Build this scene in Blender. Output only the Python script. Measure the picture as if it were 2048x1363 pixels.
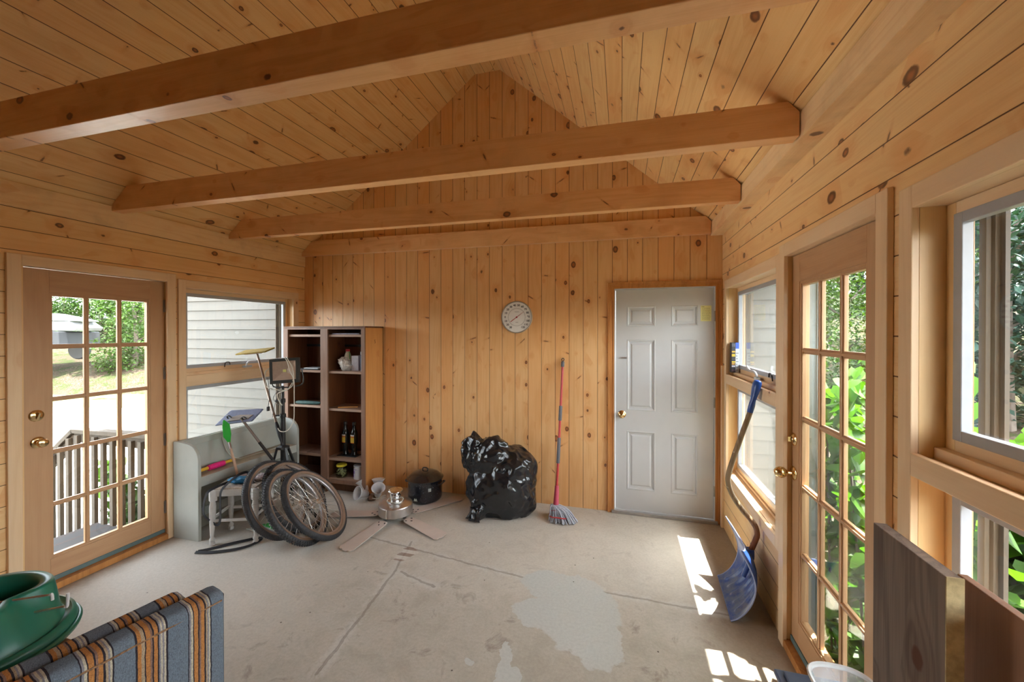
import bpy, bmesh, math, random
from mathutils import Vector, Matrix, Quaternion, noise as mnoise
for o in list(bpy.data.objects): bpy.data.objects.remove(o)
scene = bpy.context.scene
COL = scene.collection
R = math.radians
PI = math.pi

# ---------------------------------------------------------------- camera
cam_d = bpy.data.cameras.new('camera')
cam = bpy.data.objects.new('camera', cam_d); COL.objects.link(cam)
cam.location = (3.5265, -3.8025, 1.6568)
cam.rotation_euler = (PI/2 - 0.0052, 0, 0.2681)
cam_d.sensor_fit = 'HORIZONTAL'; cam_d.sensor_width = 36.0
cam_d.lens = 797.0/2048*36.0
cam_d.shift_y = -12.65/2048
cam_d.clip_start = 0.02; cam_d.clip_end = 300
scene.camera = cam

# ---------------------------------------------------------------- world, sun, window light, exposure
scene.view_settings.view_transform = 'Standard'
scene.view_settings.look = 'None'
scene.view_settings.gamma = 1.0
scene.view_settings.use_curve_mapping = False
scene.view_settings.exposure = 1.62
world = bpy.data.worlds.new('sky'); scene.world = world; world.use_nodes = True
wn = world.node_tree; wn.nodes.clear()
sky = wn.nodes.new('ShaderNodeTexSky'); sky.sky_type = 'NISHITA'; sky.sun_disc = False
sky.sun_elevation = R(66.5); sky.sun_rotation = R(90); sky.dust_density = 2.0; sky.ozone_density = 0.6
bg = wn.nodes.new('ShaderNodeBackground'); bg.inputs['Strength'].default_value = 1.0
hs = wn.nodes.new('ShaderNodeHueSaturation'); hs.inputs['Saturation'].default_value = 0.30
wo = wn.nodes.new('ShaderNodeOutputWorld')
wn.links.new(sky.outputs[0], hs.inputs['Color']); wn.links.new(hs.outputs[0], bg.inputs['Color']); wn.links.new(bg.outputs[0], wo.inputs[0])
sun_d = bpy.data.lights.new('sun', 'SUN'); sun_d.energy = 14.0; sun_d.angle = R(0.6); sun_d.color = (1.0, 0.96, 0.9)
sun = bpy.data.objects.new('sun', sun_d); COL.objects.link(sun)
sun.rotation_euler = Vector((1.0, 0.06, 2.42)).to_track_quat('Z', 'Y').to_euler()
def window_light(name, loc, direction, sx, sy, power, color=(1.0, 0.98, 0.95)):
    d = bpy.data.lights.new(name, 'AREA'); d.shape = 'RECTANGLE'; d.size = sx; d.size_y = sy
    d.energy = power; d.color = color
    o = bpy.data.objects.new(name, d); COL.objects.link(o); o.location = loc
    o.rotation_euler = (-Vector(direction)).to_track_quat('Z', 'Y').to_euler()
    return o
# sampling portals (they emit nothing) in the openings
for nm, loc, d, sx, sy in (('portal_left_door', (-0.2, -1.84, 1.05), (1, 0, 0), 0.8, 2.0), ('portal_left_window', (-0.2, -0.75, 1.28), (1, 0, 0), 1.1, 1.5),
                           ('portal_right_door', (4.57, -1.79, 1.05), (-1, 0, 0), 0.8, 2.0), ('portal_narrow_window', (4.57, -0.75, 1.28), (-1, 0, 0), 1.1, 1.5),
                           ('portal_large_window', (4.57, -2.98, 1.28), (-1, 0, 0), 1.24, 1.5), ('portal_rear_left', (-0.2, -4.9, 1.45), (1, 0, 0), 2.0, 1.3), ('portal_rear_right', (4.57, -4.9, 1.45), (-1, 0, 0), 2.0, 1.3)):
    pl = window_light(nm, loc, d, sx, sy, 1.0)
    pl.data.cycles.is_portal = True

# ---------------------------------------------------------------- node helper
class NT:
    def __init__(s, name, rough=0.5, spec=0.5, metal=0.0):
        s.m = bpy.data.materials.new(name); s.m.use_nodes = True
        s.t = s.m.node_tree; s.t.nodes.clear()
        s.out = s.t.nodes.new('ShaderNodeOutputMaterial')
        s.b = s.t.nodes.new('ShaderNodeBsdfPrincipled')
        s.t.links.new(s.b.outputs[0], s.out.inputs[0])
        s.b.inputs['Roughness'].default_value = rough
        s.b.inputs['Metallic'].default_value = metal
        s.b.inputs['Specular IOR Level'].default_value = spec
    def lk(s, a, i):
        if isinstance(a, (int, float)): i.default_value = a
        elif isinstance(a, tuple): i.default_value = a if len(a) == len(i.default_value) else (a + (1.0,))
        else: s.t.links.new(a, i)
    def math(s, op, a, b=0.0, c=0.0, clamp=False):
        n = s.t.nodes.new('ShaderNodeMath'); n.operation = op; n.use_clamp = clamp
        s.lk(a, n.inputs[0]); s.lk(b, n.inputs[1]); s.lk(c, n.inputs[2]); return n.outputs[0]
    def add(s, a, b): return s.math('ADD', a, b)
    def mul(s, a, b): return s.math('MULTIPLY', a, b)
    def sub(s, a, b): return s.math('SUBTRACT', a, b)
    def xyz(s, coord='Object'):
        n = s.t.nodes.new('ShaderNodeTexCoord'); p = s.t.nodes.new('ShaderNodeSeparateXYZ')
        s.t.links.new(n.outputs[coord], p.inputs[0]); return p.outputs[0], p.outputs[1], p.outputs[2]
    def vec(s, x, y, z):
        n = s.t.nodes.new('ShaderNodeCombineXYZ'); s.lk(x, n.inputs[0]); s.lk(y, n.inputs[1]); s.lk(z, n.inputs[2]); return n.outputs[0]
    def noise(s, v, scale=1.0, detail=2.0, rough=0.5, dist=0.0):
        n = s.t.nodes.new('ShaderNodeTexNoise'); s.t.links.new(v, n.inputs['Vector'])
        n.inputs['Scale'].default_value = scale; n.inputs['Detail'].default_value = detail
        n.inputs['Roughness'].default_value = rough; n.inputs['Distortion'].default_value = dist; return n.outputs[0]
    def white(s, v):
        n = s.t.nodes.new('ShaderNodeTexWhiteNoise'); n.noise_dimensions = '1D'; s.lk(v, n.inputs['W']); return n.outputs[0], n.outputs[1]
    def step(s, x, a, b, lo=0.0, hi=1.0):
        n = s.t.nodes.new('ShaderNodeMapRange'); n.interpolation_type = 'SMOOTHSTEP'
        if a <= b: f, t, l, h = a, b, lo, hi
        else: f, t, l, h = b, a, hi, lo
        s.lk(x, n.inputs[0]); n.inputs[1].default_value = f; n.inputs[2].default_value = t
        n.inputs[3].default_value = l; n.inputs[4].default_value = h; return n.outputs[0]
    def mix(s, f, a, b, mode='MIX'):
        n = s.t.nodes.new('ShaderNodeMix'); n.data_type = 'RGBA'; n.blend_type = mode
        s.lk(f, n.inputs[0]); s.lk(a, n.inputs[6]); s.lk(b, n.inputs[7]); return n.outputs[2]
    def scale(s, col, k):
        n = s.t.nodes.new('ShaderNodeVectorMath'); n.operation = 'SCALE'; s.lk(col, n.inputs[0]); s.lk(k, n.inputs['Scale']); return n.outputs[0]
    def bump(s, h, strength=0.3, dist=0.01):
        n = s.t.nodes.new('ShaderNodeBump'); n.inputs['Strength'].default_value = strength; n.inputs['Distance'].default_value = dist
        s.lk(h, n.inputs['Height']); s.t.links.new(n.outputs[0], s.b.inputs['Normal'])
    def color(s, c): s.lk(c, s.b.inputs['Base Color'])

def plain(name, col, rough=0.5, metal=0.0, spec=0.5, var=0.06, scale=30.0, bump=0.0, coat=0.0):
    t = NT(name, rough, spec, metal)
    x, y, z = t.xyz(); v = t.vec(x, y, z)
    n = t.noise(v, scale, 4.0, 0.6)
    t.color(t.scale(tuple(col)+(1.0,) if False else tuple(col), t.step(n, 0.25, 0.75, 1-var, 1+var)))
    if bump: t.bump(n, bump, 0.004)
    if coat: t.b.inputs['Coat Weight'].default_value = coat
    return t.m

def pine(name, along='z', across='x', pitch=0.133, c1=(0.74, 0.47, 0.235), c2=(0.60, 0.335, 0.14), groove=True,
         knots=0.5, ksize=1.0, rough=0.42, ustretch=1.0, grain=1.0, seed=0.0, tint=0.22, knotcol=(0.10, 0.03, 0.015), coat=0.15, dirt=0.0):
    t = NT(name, rough, 0.4)
    x, y, z = t.xyz(); ax = {'x': x, 'y': y, 'z': z}
    third = [k for k in 'xyz' if k not in (along, across)][0]
    u, v, w = t.add(t.mul(ax[across], ustretch), seed*0.0137), t.add(ax[along], seed*1.31), t.add(ax[third], seed*0.71)
    if groove or pitch:
        up = t.math('DIVIDE', u, pitch); idn = t.math('FLOOR', up); fr = t.math('FRACT', up)
        rnd, rcol = t.white(t.add(idn, seed*7.3))
    else:
        idn = 0.0; fr = 0.5; rnd = 0.37
    us = t.add(u, t.mul(idn, 3.17)); vs = t.add(v, t.mul(rnd, 13.0))
    cu, cw, cv = 0.115, 0.115, 0.30
    vec = t.vec(t.math('DIVIDE', us, cu), t.math('DIVIDE', w, cw), t.math('DIVIDE', vs, cv))
    vo = t.t.nodes.new('ShaderNodeTexVoronoi'); vo.inputs['Scale'].default_value = 1.0
    t.t.links.new(vec, vo.inputs['Vector'])
    df = t.t.nodes.new('ShaderNodeVectorMath'); df.operation = 'SUBTRACT'
    t.t.links.new(vec, df.inputs[0]); t.t.links.new(vo.outputs['Position'], df.inputs[1])
    mu = t.t.nodes.new('ShaderNodeVectorMath'); mu.operation = 'MULTIPLY'; t.t.links.new(df.outputs[0], mu.inputs[0]); mu.inputs[1].default_value = (cu, cw*0.6, cv*0.72)
    ln = t.t.nodes.new('ShaderNodeVectorMath'); ln.operation = 'LENGTH'; t.t.links.new(mu.outputs[0], ln.inputs[0]); d = ln.outputs['Value']
    wob = t.noise(t.vec(us, w, vs), 60.0, 2.0)
    d = t.add(d, t.mul(t.sub(wob, 0.5), 0.006))
    sc = t.t.nodes.new('ShaderNodeSeparateColor'); t.t.links.new(vo.outputs['Color'], sc.inputs[0])
    rad = t.mul(t.add(0.006, t.mul(t.math('POWER', sc.outputs[0], 2.5), 0.020)), ksize)
    ex = t.math('LESS_THAN', sc.outputs[1], knots)
    q = t.math('DIVIDE', d, rad)
    kd = t.mul(t.step(q, 1.05, 0.8), ex)
    kc = t.mul(t.step(q, 0.7, 0.35), ex)
    halo = t.mul(t.step(q, 4.0, 0.9), ex)
    n1 = t.noise(t.vec(t.mul(us, 5.0), t.mul(w, 5.0), t.mul(vs, 0.5)), 1.0, 2.0, 0.5, 0.3)
    ph = t.add(t.add(t.mul(n1, 60.0), t.mul(us, 55.0)), t.mul(halo, 7.0))
    sn = t.math('SINE', ph)
    g1 = t.step(sn, -0.4, 1.0)
    fib = t.noise(t.vec(t.mul(us, 230.0), t.mul(w, 230.0), t.mul(vs, 5.0)), 1.0, 2.0)
    blotch = t.noise(t.vec(t.mul(us, 4.0), t.mul(w, 4.0), t.mul(vs, 1.1)), 1.3, 3.0, 0.6)
    f = t.add(t.mul(g1, 0.24*grain), t.add(t.mul(t.sub(fib, 0.5), 0.8*grain), t.mul(t.sub(blotch, 0.40), 1.3)))
    f = t.math('ADD', f, 0.0, clamp=True)
    col = t.mix(f, c1, c2)
    if groove or pitch:
        sc2 = t.t.nodes.new('ShaderNodeSeparateColor'); t.t.links.new(rcol, sc2.inputs[0])
        col = t.mix(t.mul(t.step(sc2.outputs[0], 0.25, 1.0), tint*2.2), col, tuple(a*b for a, b in zip(c2, (0.92, 0.82, 0.70))))
        col = t.scale(col, t.step(rnd, 0.0, 1.0, 1.0-tint*0.35, 1.0+tint*0.30))
    streak = t.noise(t.vec(t.mul(us, 26.0), t.mul(w, 26.0), t.mul(vs, 1.7)), 1.0, 2.0)
    col = t.mix(t.mul(t.step(streak, 0.66, 0.8), 0.30), col, tuple(a*b for a, b in zip(c2, (0.75, 0.5, 0.4))))
    col = t.mix(t.mul(halo, 0.36), col, tuple(a*b for a, b in zip(c2, (0.90, 0.62, 0.45))))
    col = t.mix(t.mul(kd, 0.88), col, knotcol)
    col = t.mix(t.mul(kc, 0.55), col, tuple(a*b for a, b in zip(c2, (0.8, 0.5, 0.4))))
    if dirt:
        dn = t.noise(t.vec(x, y, z), 3.0, 5.0, 0.65)
        col = t.mix(t.mul(t.step(dn, 0.45, 0.7), dirt), col, tuple(a*0.45 for a in c2))
    # spike knots and pitch streaks lying across the board
    vec2 = t.vec(t.math('DIVIDE', t.add(us, 4.2), 0.21), t.math('DIVIDE', w, 0.2), t.math('DIVIDE', vs, 0.62))
    vo2 = t.t.nodes.new('ShaderNodeTexVoronoi'); vo2.inputs['Scale'].default_value = 1.0; t.t.links.new(vec2, vo2.inputs['Vector'])
    df2 = t.t.nodes.new('ShaderNodeVectorMath'); df2.operation = 'SUBTRACT'; t.t.links.new(vec2, df2.inputs[0]); t.t.links.new(vo2.outputs['Position'], df2.inputs[1])
    s3 = t.t.nodes.new('ShaderNodeSeparateXYZ'); t.t.links.new(df2.outputs[0], s3.inputs[0])
    s4 = t.t.nodes.new('ShaderNodeSeparateColor'); t.t.links.new(vo2.outputs['Color'], s4.inputs[0])
    du, dv = t.mul(s3.outputs[0], 0.21), t.mul(s3.outputs[2], 0.62)
    sg = t.sub(t.mul(s4.outputs[0], 3.0), 1.5)
    e1 = t.add(dv, t.mul(du, sg)); e1 = t.math('DIVIDE', e1, 0.006); e2 = t.math('DIVIDE', t.sub(du, t.mul(dv, t.mul(sg, 0.5))), t.add(0.012, t.mul(s4.outputs[2], 0.030)))
    dq = t.math('SQRT', t.add(t.mul(e1, e1), t.mul(e2, e2))); dq = t.add(dq, t.mul(t.sub(wob, 0.5), 1.4))
    ks = t.mul(t.step(dq, 1.15, 0.6), t.math('LESS_THAN', s4.outputs[1], knots*0.95))
    kh = t.mul(t.step(dq, 3.2, 0.8), t.math('LESS_THAN', s4.outputs[1], knots*0.95))
    col = t.mix(t.mul(kh, 0.32), col, tuple(a*b for a, b in zip(c2, (0.85, 0.58, 0.45))))
    col = t.mix(t.mul(ks, 0.75), col, tuple(a*1.3 for a in knotcol))
    h = t.mul(fib, 0.03)
    if groove:
        e = t.math('MINIMUM', fr, t.sub(1.0, fr))
        gd = t.step(e, 0.010, 0.022)
        col = t.mix(t.sub(1.0, t.step(e, 0.008, 0.020)), col, (0.13, 0.040, 0.012))
        h = t.add(h, t.mul(gd, 1.0))
    t.color(col)
    t.bump(h, 0.6, 0.004)
    if coat:
        t.b.inputs['Coat Weight'].default_value = coat; t.b.inputs['Coat Roughness'].default_value = 0.35
    return t.m

def glass(name, tint=(0.97, 0.99, 0.98), refl=1.0, haze=0.0):
    m = bpy.data.materials.new(name); m.use_nodes = True; t = m.node_tree; t.nodes.clear()
    o = t.nodes.new('ShaderNodeOutputMaterial'); tr = t.nodes.new('ShaderNodeBsdfTransparent'); tr.inputs[0].default_value = tint + (1,)
    gl = t.nodes.new('ShaderNodeBsdfGlossy'); gl.inputs['Roughness'].default_value = 0.02
    fr = t.nodes.new('ShaderNodeFresnel'); ge = t.nodes.new('ShaderNodeNewGeometry'); ma = t.nodes.new('ShaderNodeMath'); ma.operation = 'MULTIPLY_ADD'
    t.links.new(ge.outputs['Backfacing'], ma.inputs[0]); ma.inputs[1].default_value = 1/1.45-1.45; ma.inputs[2].default_value = 1.45; t.links.new(ma.outputs[0], fr.inputs[0])
    mu = t.nodes.new('ShaderNodeMath'); mu.operation = 'MULTIPLY'; mu.inputs[1].default_value = refl
    mx = t.nodes.new('ShaderNodeMixShader')
    t.links.new(fr.outputs[0], mu.inputs[0]); t.links.new(mu.outputs[0], mx.inputs[0]); t.links.new(tr.outputs[0], mx.inputs[1]); t.links.new(gl.outputs[0], mx.inputs[2])
    last = mx.outputs[0]
    if haze:
        df = t.nodes.new('ShaderNodeBsdfTranslucent'); df.inputs[0].default_value = (0.85, 0.86, 0.8, 1)
        d2 = t.nodes.new('ShaderNodeBsdfDiffuse'); d2.inputs[0].default_value = (0.85, 0.85, 0.8, 1)
        m0 = t.nodes.new('ShaderNodeMixShader'); m0.inputs[0].default_value = 0.5
        t.links.new(df.outputs[0], m0.inputs[1]); t.links.new(d2.outputs[0], m0.inputs[2])
        m2 = t.nodes.new('ShaderNodeMixShader'); m2.inputs[0].default_value = haze
        t.links.new(last, m2.inputs[1]); t.links.new(m0.outputs[0], m2.inputs[2]); last = m2.outputs[0]
    t.links.new(last, o.inputs[0]); return m

# ---------------------------------------------------------------- mesh helper
def frame(d, up=Vector((0, 0, 1))):
    d = Vector(d).normalized()
    if abs(d.dot(up)) > 0.98: up = Vector((1, 0, 0))
    a = up.cross(d).normalized(); b = d.cross(a); return a, b
class MB:
    def __init__(s): s.v = []; s.f = []; s.mi = []; s.cur = 0
    def mat(s, i): s.cur = i; return s
    def addf(s, f): s.f.append(tuple(f)); s.mi.append(s.cur)
    def box(s, x0, y0, z0, x1, y1, z1, M=None):
        x0, x1 = min(x0, x1), max(x0, x1); y0, y1 = min(y0, y1), max(y0, y1); z0, z1 = min(z0, z1), max(z0, z1)
        b = len(s.v)
        for p in ((x0,y0,z0),(x1,y0,z0),(x1,y1,z0),(x0,y1,z0),(x0,y0,z1),(x1,y0,z1),(x1,y1,z1),(x0,y1,z1)):
            s.v.append((M @ Vector(p)) if M else Vector(p))
        for f in ((0,3,2,1),(4,5,6,7),(0,1,5,4),(1,2,6,5),(2,3,7,6),(3,0,4,7)): s.addf([b+i for i in f])
        return s
    def bar(s, p, q, w, h, up=(0, 0, 1)):
        p, q = Vector(p), Vector(q); a, c = frame(q-p, Vector(up)); b = len(s.v)
        for e in (p, q):
            for i, j in ((-1,-1),(1,-1),(1,1),(-1,1)): s.v.append(e + a*(i*w/2) + c*(j*h/2))
        for f in ((0,3,2,1),(4,5,6,7),(0,1,5,4),(1,2,6,5),(2,3,7,6),(3,0,4,7)): s.addf([b+i for i in f])
        return s
    def tube(s, pts, r, seg=10, closed=False, caps=True, flat=1.0, up=None):
        pts = [Vector(p) for p in pts]; n = len(pts)
        rr = r if isinstance(r, (list, tuple)) else [r]*n
        b = len(s.v); pa = None
        for i, p in enumerate(pts):
            if closed: d = pts[(i+1) % n] - pts[i-1]
            else: d = pts[min(i+1, n-1)] - pts[max(i-1, 0)]
            d.normalize()
            if pa is None: a, c = frame(d, Vector(up) if up else Vector((0, 0, 1)))
            else:
                a = pa - d*pa.dot(d)
                if a.length < 1e-6: a, c = frame(d)
                a.normalize(); c = d.cross(a)
            pa = a
            for k in range(seg):
                t = 2*PI*k/seg; s.v.append(p + a*(math.cos(t)*rr[i]) + c*(math.sin(t)*rr[i]*flat))
        for i in range(n if closed else n-1):
            for k in range(seg):
                i2 = (i+1) % n; k2 = (k+1) % seg
                s.addf((b+i*seg+k, b+i*seg+k2, b+i2*seg+k2, b+i2*seg+k))
        if caps and not closed:
            s.addf([b+k for k in range(seg)][::-1]); s.addf([b+(n-1)*seg+k for k in range(seg)])
        return s
    def lathe(s, prof, M=None, seg=32, fn=None, caps=True):
        b = len(s.v); n = len(prof)
        for (r, z) in prof:
            for k in range(seg):
                t = 2*PI*k/seg; p = Vector((r*math.cos(t), r*math.sin(t), z))
                if fn: p = fn(p, t)
                s.v.append(M @ p if M else p)
        for i in range(n-1):
            for k in range(seg):
                k2 = (k+1) % seg; s.addf((b+i*seg+k, b+i*seg+k2, b+(i+1)*seg+k2, b+(i+1)*seg+k))
        if caps and prof[0][0] > 1e-5: s.addf([b+k for k in range(seg)][::-1])
        if caps and prof[-1][0] > 1e-5: s.addf([b+(n-1)*seg+k for k in range(seg)])
        return s
    def prism(s, poly, M, h0, h1):
        """poly in local xy, extruded along local z between h0 and h1"""
        b = len(s.v); n = len(poly)
        for h in (h0, h1):
            for p in poly: s.v.append(M @ Vector((p[0], p[1], h)))
        s.addf([b+i for i in range(n)][::-1]); s.addf([b+n+i for i in range(n)])
        for i in range(n): j = (i+1) % n; s.addf((b+i, b+j, b+n+j, b+n+i))
        return s
    def grid(s, fn, nu, nv, closeu=False):
        b = len(s.v)
        for i in range(nu+1):
            for j in range(nv+1): s.v.append(Vector(fn(i/nu, j/nv)))
        for i in range(nu):
            for j in range(nv): s.addf((b+i*(nv+1)+j, b+(i+1)*(nv+1)+j, b+(i+1)*(nv+1)+j+1, b+i*(nv+1)+j+1))
        return s
    def build(s, name, mat, parent=None, smooth=False, bevel=0.0, solid=0.0, sub=0, ang=40, weld=False):
        me = bpy.data.meshes.new(name); off = Vector(parent.matrix_world.translation) if parent else Vector((0, 0, 0))
        if parent: off = Vector(WORLD.get(parent.name, (0, 0, 0)))
        me.from_pydata([tuple(v-off) for v in s.v], [], s.f)
        mats = mat if isinstance(mat, (list, tuple)) else [mat]
        for m in mats: me.materials.append(m)
        if len(mats) > 1: me.polygons.foreach_set('material_index', s.mi)
        bm = bmesh.new(); bm.from_mesh(me)
        if weld: bmesh.ops.remove_doubles(bm, verts=bm.verts, dist=1e-5)
        bmesh.ops.recalc_face_normals(bm, faces=bm.faces); bm.to_mesh(me); bm.free()
        if smooth:
            me.polygons.foreach_set('use_smooth', [True]*len(me.polygons))
            if ang < 180: me.set_sharp_from_angle(angle=R(ang))
        o = bpy.data.objects.new(name, me); COL.objects.link(o)
        if parent: o.parent = parent
        WORLD[o.name] = off
        if solid:
            md = o.modifiers.new('solid', 'SOLIDIFY'); md.thickness = solid; md.offset = 0
        if bevel:
            md = o.modifiers.new('bevel', 'BEVEL'); md.width = bevel; md.segments = 2; md.limit_method = 'ANGLE'; md.angle_limit = R(35)
        if sub:
            md = o.modifiers.new('sub', 'SUBSURF'); md.levels = sub; md.render_levels = sub
        return o
WORLD = {}
def tag(o, label, cat, group=None, kind=None):
    o['label'] = label; o['category'] = cat
    if group: o['group'] = group
    if kind: o['kind'] = kind
    return o
def thing(name, loc, label, cat, group=None):
    o = bpy.data.objects.new(name, None); COL.objects.link(o); o.location = loc; o.empty_display_size = 0.05
    WORLD[o.name] = Vector(loc); return tag(o, label, cat, group)
def struct(o, label=None):
    o['kind'] = 'structure'
    if label: o['label'] = label
    return o
def sroot(name, loc, label):
    o = bpy.data.objects.new(name, None); COL.objects.link(o); o.location = loc; WORLD[o.name] = Vector(loc)
    return struct(o, label)
def basis(o, x, y, z):
    return Matrix(((x[0], y[0], z[0], o[0]), (x[1], y[1], z[1], o[1]), (x[2], y[2], z[2], o[2]), (0, 0, 0, 1)))
def axis_m(o, z, up=(0, 0, 1)):
    a, b = frame(z, Vector(up)); return basis(o, a, b, Vector(z).normalized())
def text(name, s, size, M, mat, parent, depth=0.0005, align='CENTER'):
    c = bpy.data.curves.new(name, 'FONT'); c.body = s; c.size = size; c.align_x = align; c.align_y = 'CENTER'; c.extrude = depth; c.offset = 0.0007
    tmp = bpy.data.objects.new('tmp_text', c); COL.objects.link(tmp)
    dg = bpy.context.evaluated_depsgraph_get(); dg.update()
    me = bpy.data.meshes.new_from_object(tmp.evaluated_get(dg)); bpy.data.objects.remove(tmp)
    me.transform(M); off = WORLD[parent.name]
    me.transform(Matrix.Translation(-off)); me.materials.clear(); me.materials.append(mat); me.name = name
    o = bpy.data.objects.new(name, me); COL.objects.link(o); o.parent = parent; WORLD[o.name] = off
    return o
def smoothpath(pts, n=6, closed=False):
    pts = [Vector(p) for p in pts]; out = []; N = len(pts)
    rng = N if closed else N-1
    for i in range(rng):
        p0 = pts[(i-1) % N] if closed or i > 0 else pts[0]; p1 = pts[i]; p2 = pts[(i+1) % N]
        p3 = pts[(i+2) % N] if closed or i+2 < N else pts[-1]
        for k in range(n):
            t = k/n
            out.append(0.5*((2*p1)+(-p0+p2)*t+(2*p0-5*p1+4*p2-p3)*t*t+(-p0+3*p1-3*p2+p3)*t**3))
    if not closed: out.append(pts[-1])
    return out

# ---------------------------------------------------------------- materials
PA = (0.92, 0.66, 0.37); PB = (0.78, 0.46, 0.20)
M = {}
M['wall_back'] = pine('knotty_pine_vertical', 'z', 'x', 0.133, (0.90, 0.55, 0.255), (0.76, 0.375, 0.13), seed=1, knots=0.68)
M['wall_side'] = pine('knotty_pine_horizontal', 'y', 'z', 0.1275, (0.93, 0.62, 0.295), (0.82, 0.46, 0.19), seed=0.9, knots=0.72, ksize=1.15, tint=0.10)
M['ceiling'] = pine('knotty_pine_ceiling', 'y', 'x', 0.133, (0.93, 0.62, 0.28), (0.80, 0.425, 0.155), seed=5, knots=0.85, ksize=1.15, ustretch=1.3, tint=0.14)
M['beam'] = pine('pine_beam', 'x', 'z', 0, (0.76, 0.48, 0.25), (0.62, 0.35, 0.16), groove=False, seed=7, knots=0.3, tint=0)
M['frieze'] = pine('pine_frieze', 'y', 'z', 0, PA, PB, groove=False, seed=9, knots=0.4, tint=0, dirt=0.25)
M['trim_v'] = pine('pine_casing_upright', 'z', 'y', 0, (0.88, 0.64, 0.40), (0.76, 0.50, 0.27), groove=False, seed=11, knots=0.06, tint=0, grain=0.8)
M['trim_y'] = pine('pine_casing_level', 'y', 'z', 0, (0.88, 0.64, 0.40), (0.76, 0.50, 0.27), groove=False, seed=13, knots=0.10, tint=0, grain=0.8)
M['jamb'] = pine('pine_jamb', 'z', 'x', 0, (0.86, 0.58, 0.28), (0.74, 0.44, 0.17), groove=False, seed=14, knots=0.03, tint=0, grain=0.6)
M['trim_door'] = pine('stained_casing', 'z', 'x', 0, (0.62, 0.28, 0.085), (0.38, 0.14, 0.038), groove=False, seed=15, knots=0.08, tint=0, grain=1.2)
M['doorwood_v'] = pine('fir_stile', 'z', 'y', 0, (0.60, 0.36, 0.19), (0.50, 0.27, 0.13), groove=False, seed=17, knots=0.0, tint=0, grain=0.8)
M['doorwood_y'] = pine('fir_rail', 'y', 'z', 0, (0.59, 0.35, 0.185), (0.46, 0.24, 0.12), groove=False, seed=19, knots=0.0, tint=0, grain=1.0)
M['shelfwood'] = pine('dark_stained_shelf', 'z', 'x', 0, (0.17, 0.065, 0.026), (0.09, 0.032, 0.014), groove=False, seed=21, knots=0.08, tint=0, rough=0.5)
M['shelfface'] = pine('worn_shelf_face', 'z', 'x', 0, (0.25, 0.135, 0.085), (0.16, 0.08, 0.05), groove=False, seed=23, knots=0.02, tint=0, rough=0.6)
M['shelfboard'] = pine('worn_shelf_board', 'x', 'y', 0, (0.36, 0.23, 0.16), (0.26, 0.15, 0.10), groove=False, seed=24, knots=0.0, tint=0, rough=0.6)
M['glass'] = glass('window_glass')
M['glass_dirty'] = glass('dusty_window_glass', haze=0.05)
M['white'] = plain('white_paint', (0.58, 0.585, 0.59), 0.4, var=0.02, scale=6)
M['alu'] = plain('white_aluminium', (0.42, 0.43, 0.46), 0.35, var=0.03)
M['brass'] = plain('polished_brass', (0.78, 0.58, 0.30), 0.18, 1.0, var=0.05)
M['steel'] = plain('brushed_steel', (0.62, 0.60, 0.58), 0.33, 1.0, var=0.04)
M['chrome'] = plain('chrome', (0.75, 0.75, 0.77), 0.12, 1.0, var=0.02)
M['black'] = plain('black_plastic', (0.018, 0.018, 0.02), 0.4, var=0.1)
M['rubber'] = plain('tyre_rubber', (0.035, 0.035, 0.038), 0.6, var=0.25, scale=60, bump=0.2)
M['hinge'] = plain('hinge_metal', (0.35, 0.33, 0.30), 0.4, 0.8)
M['outerstop'] = plain('weathered_outer_stop', (0.085, 0.065, 0.045), 0.6)
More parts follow.
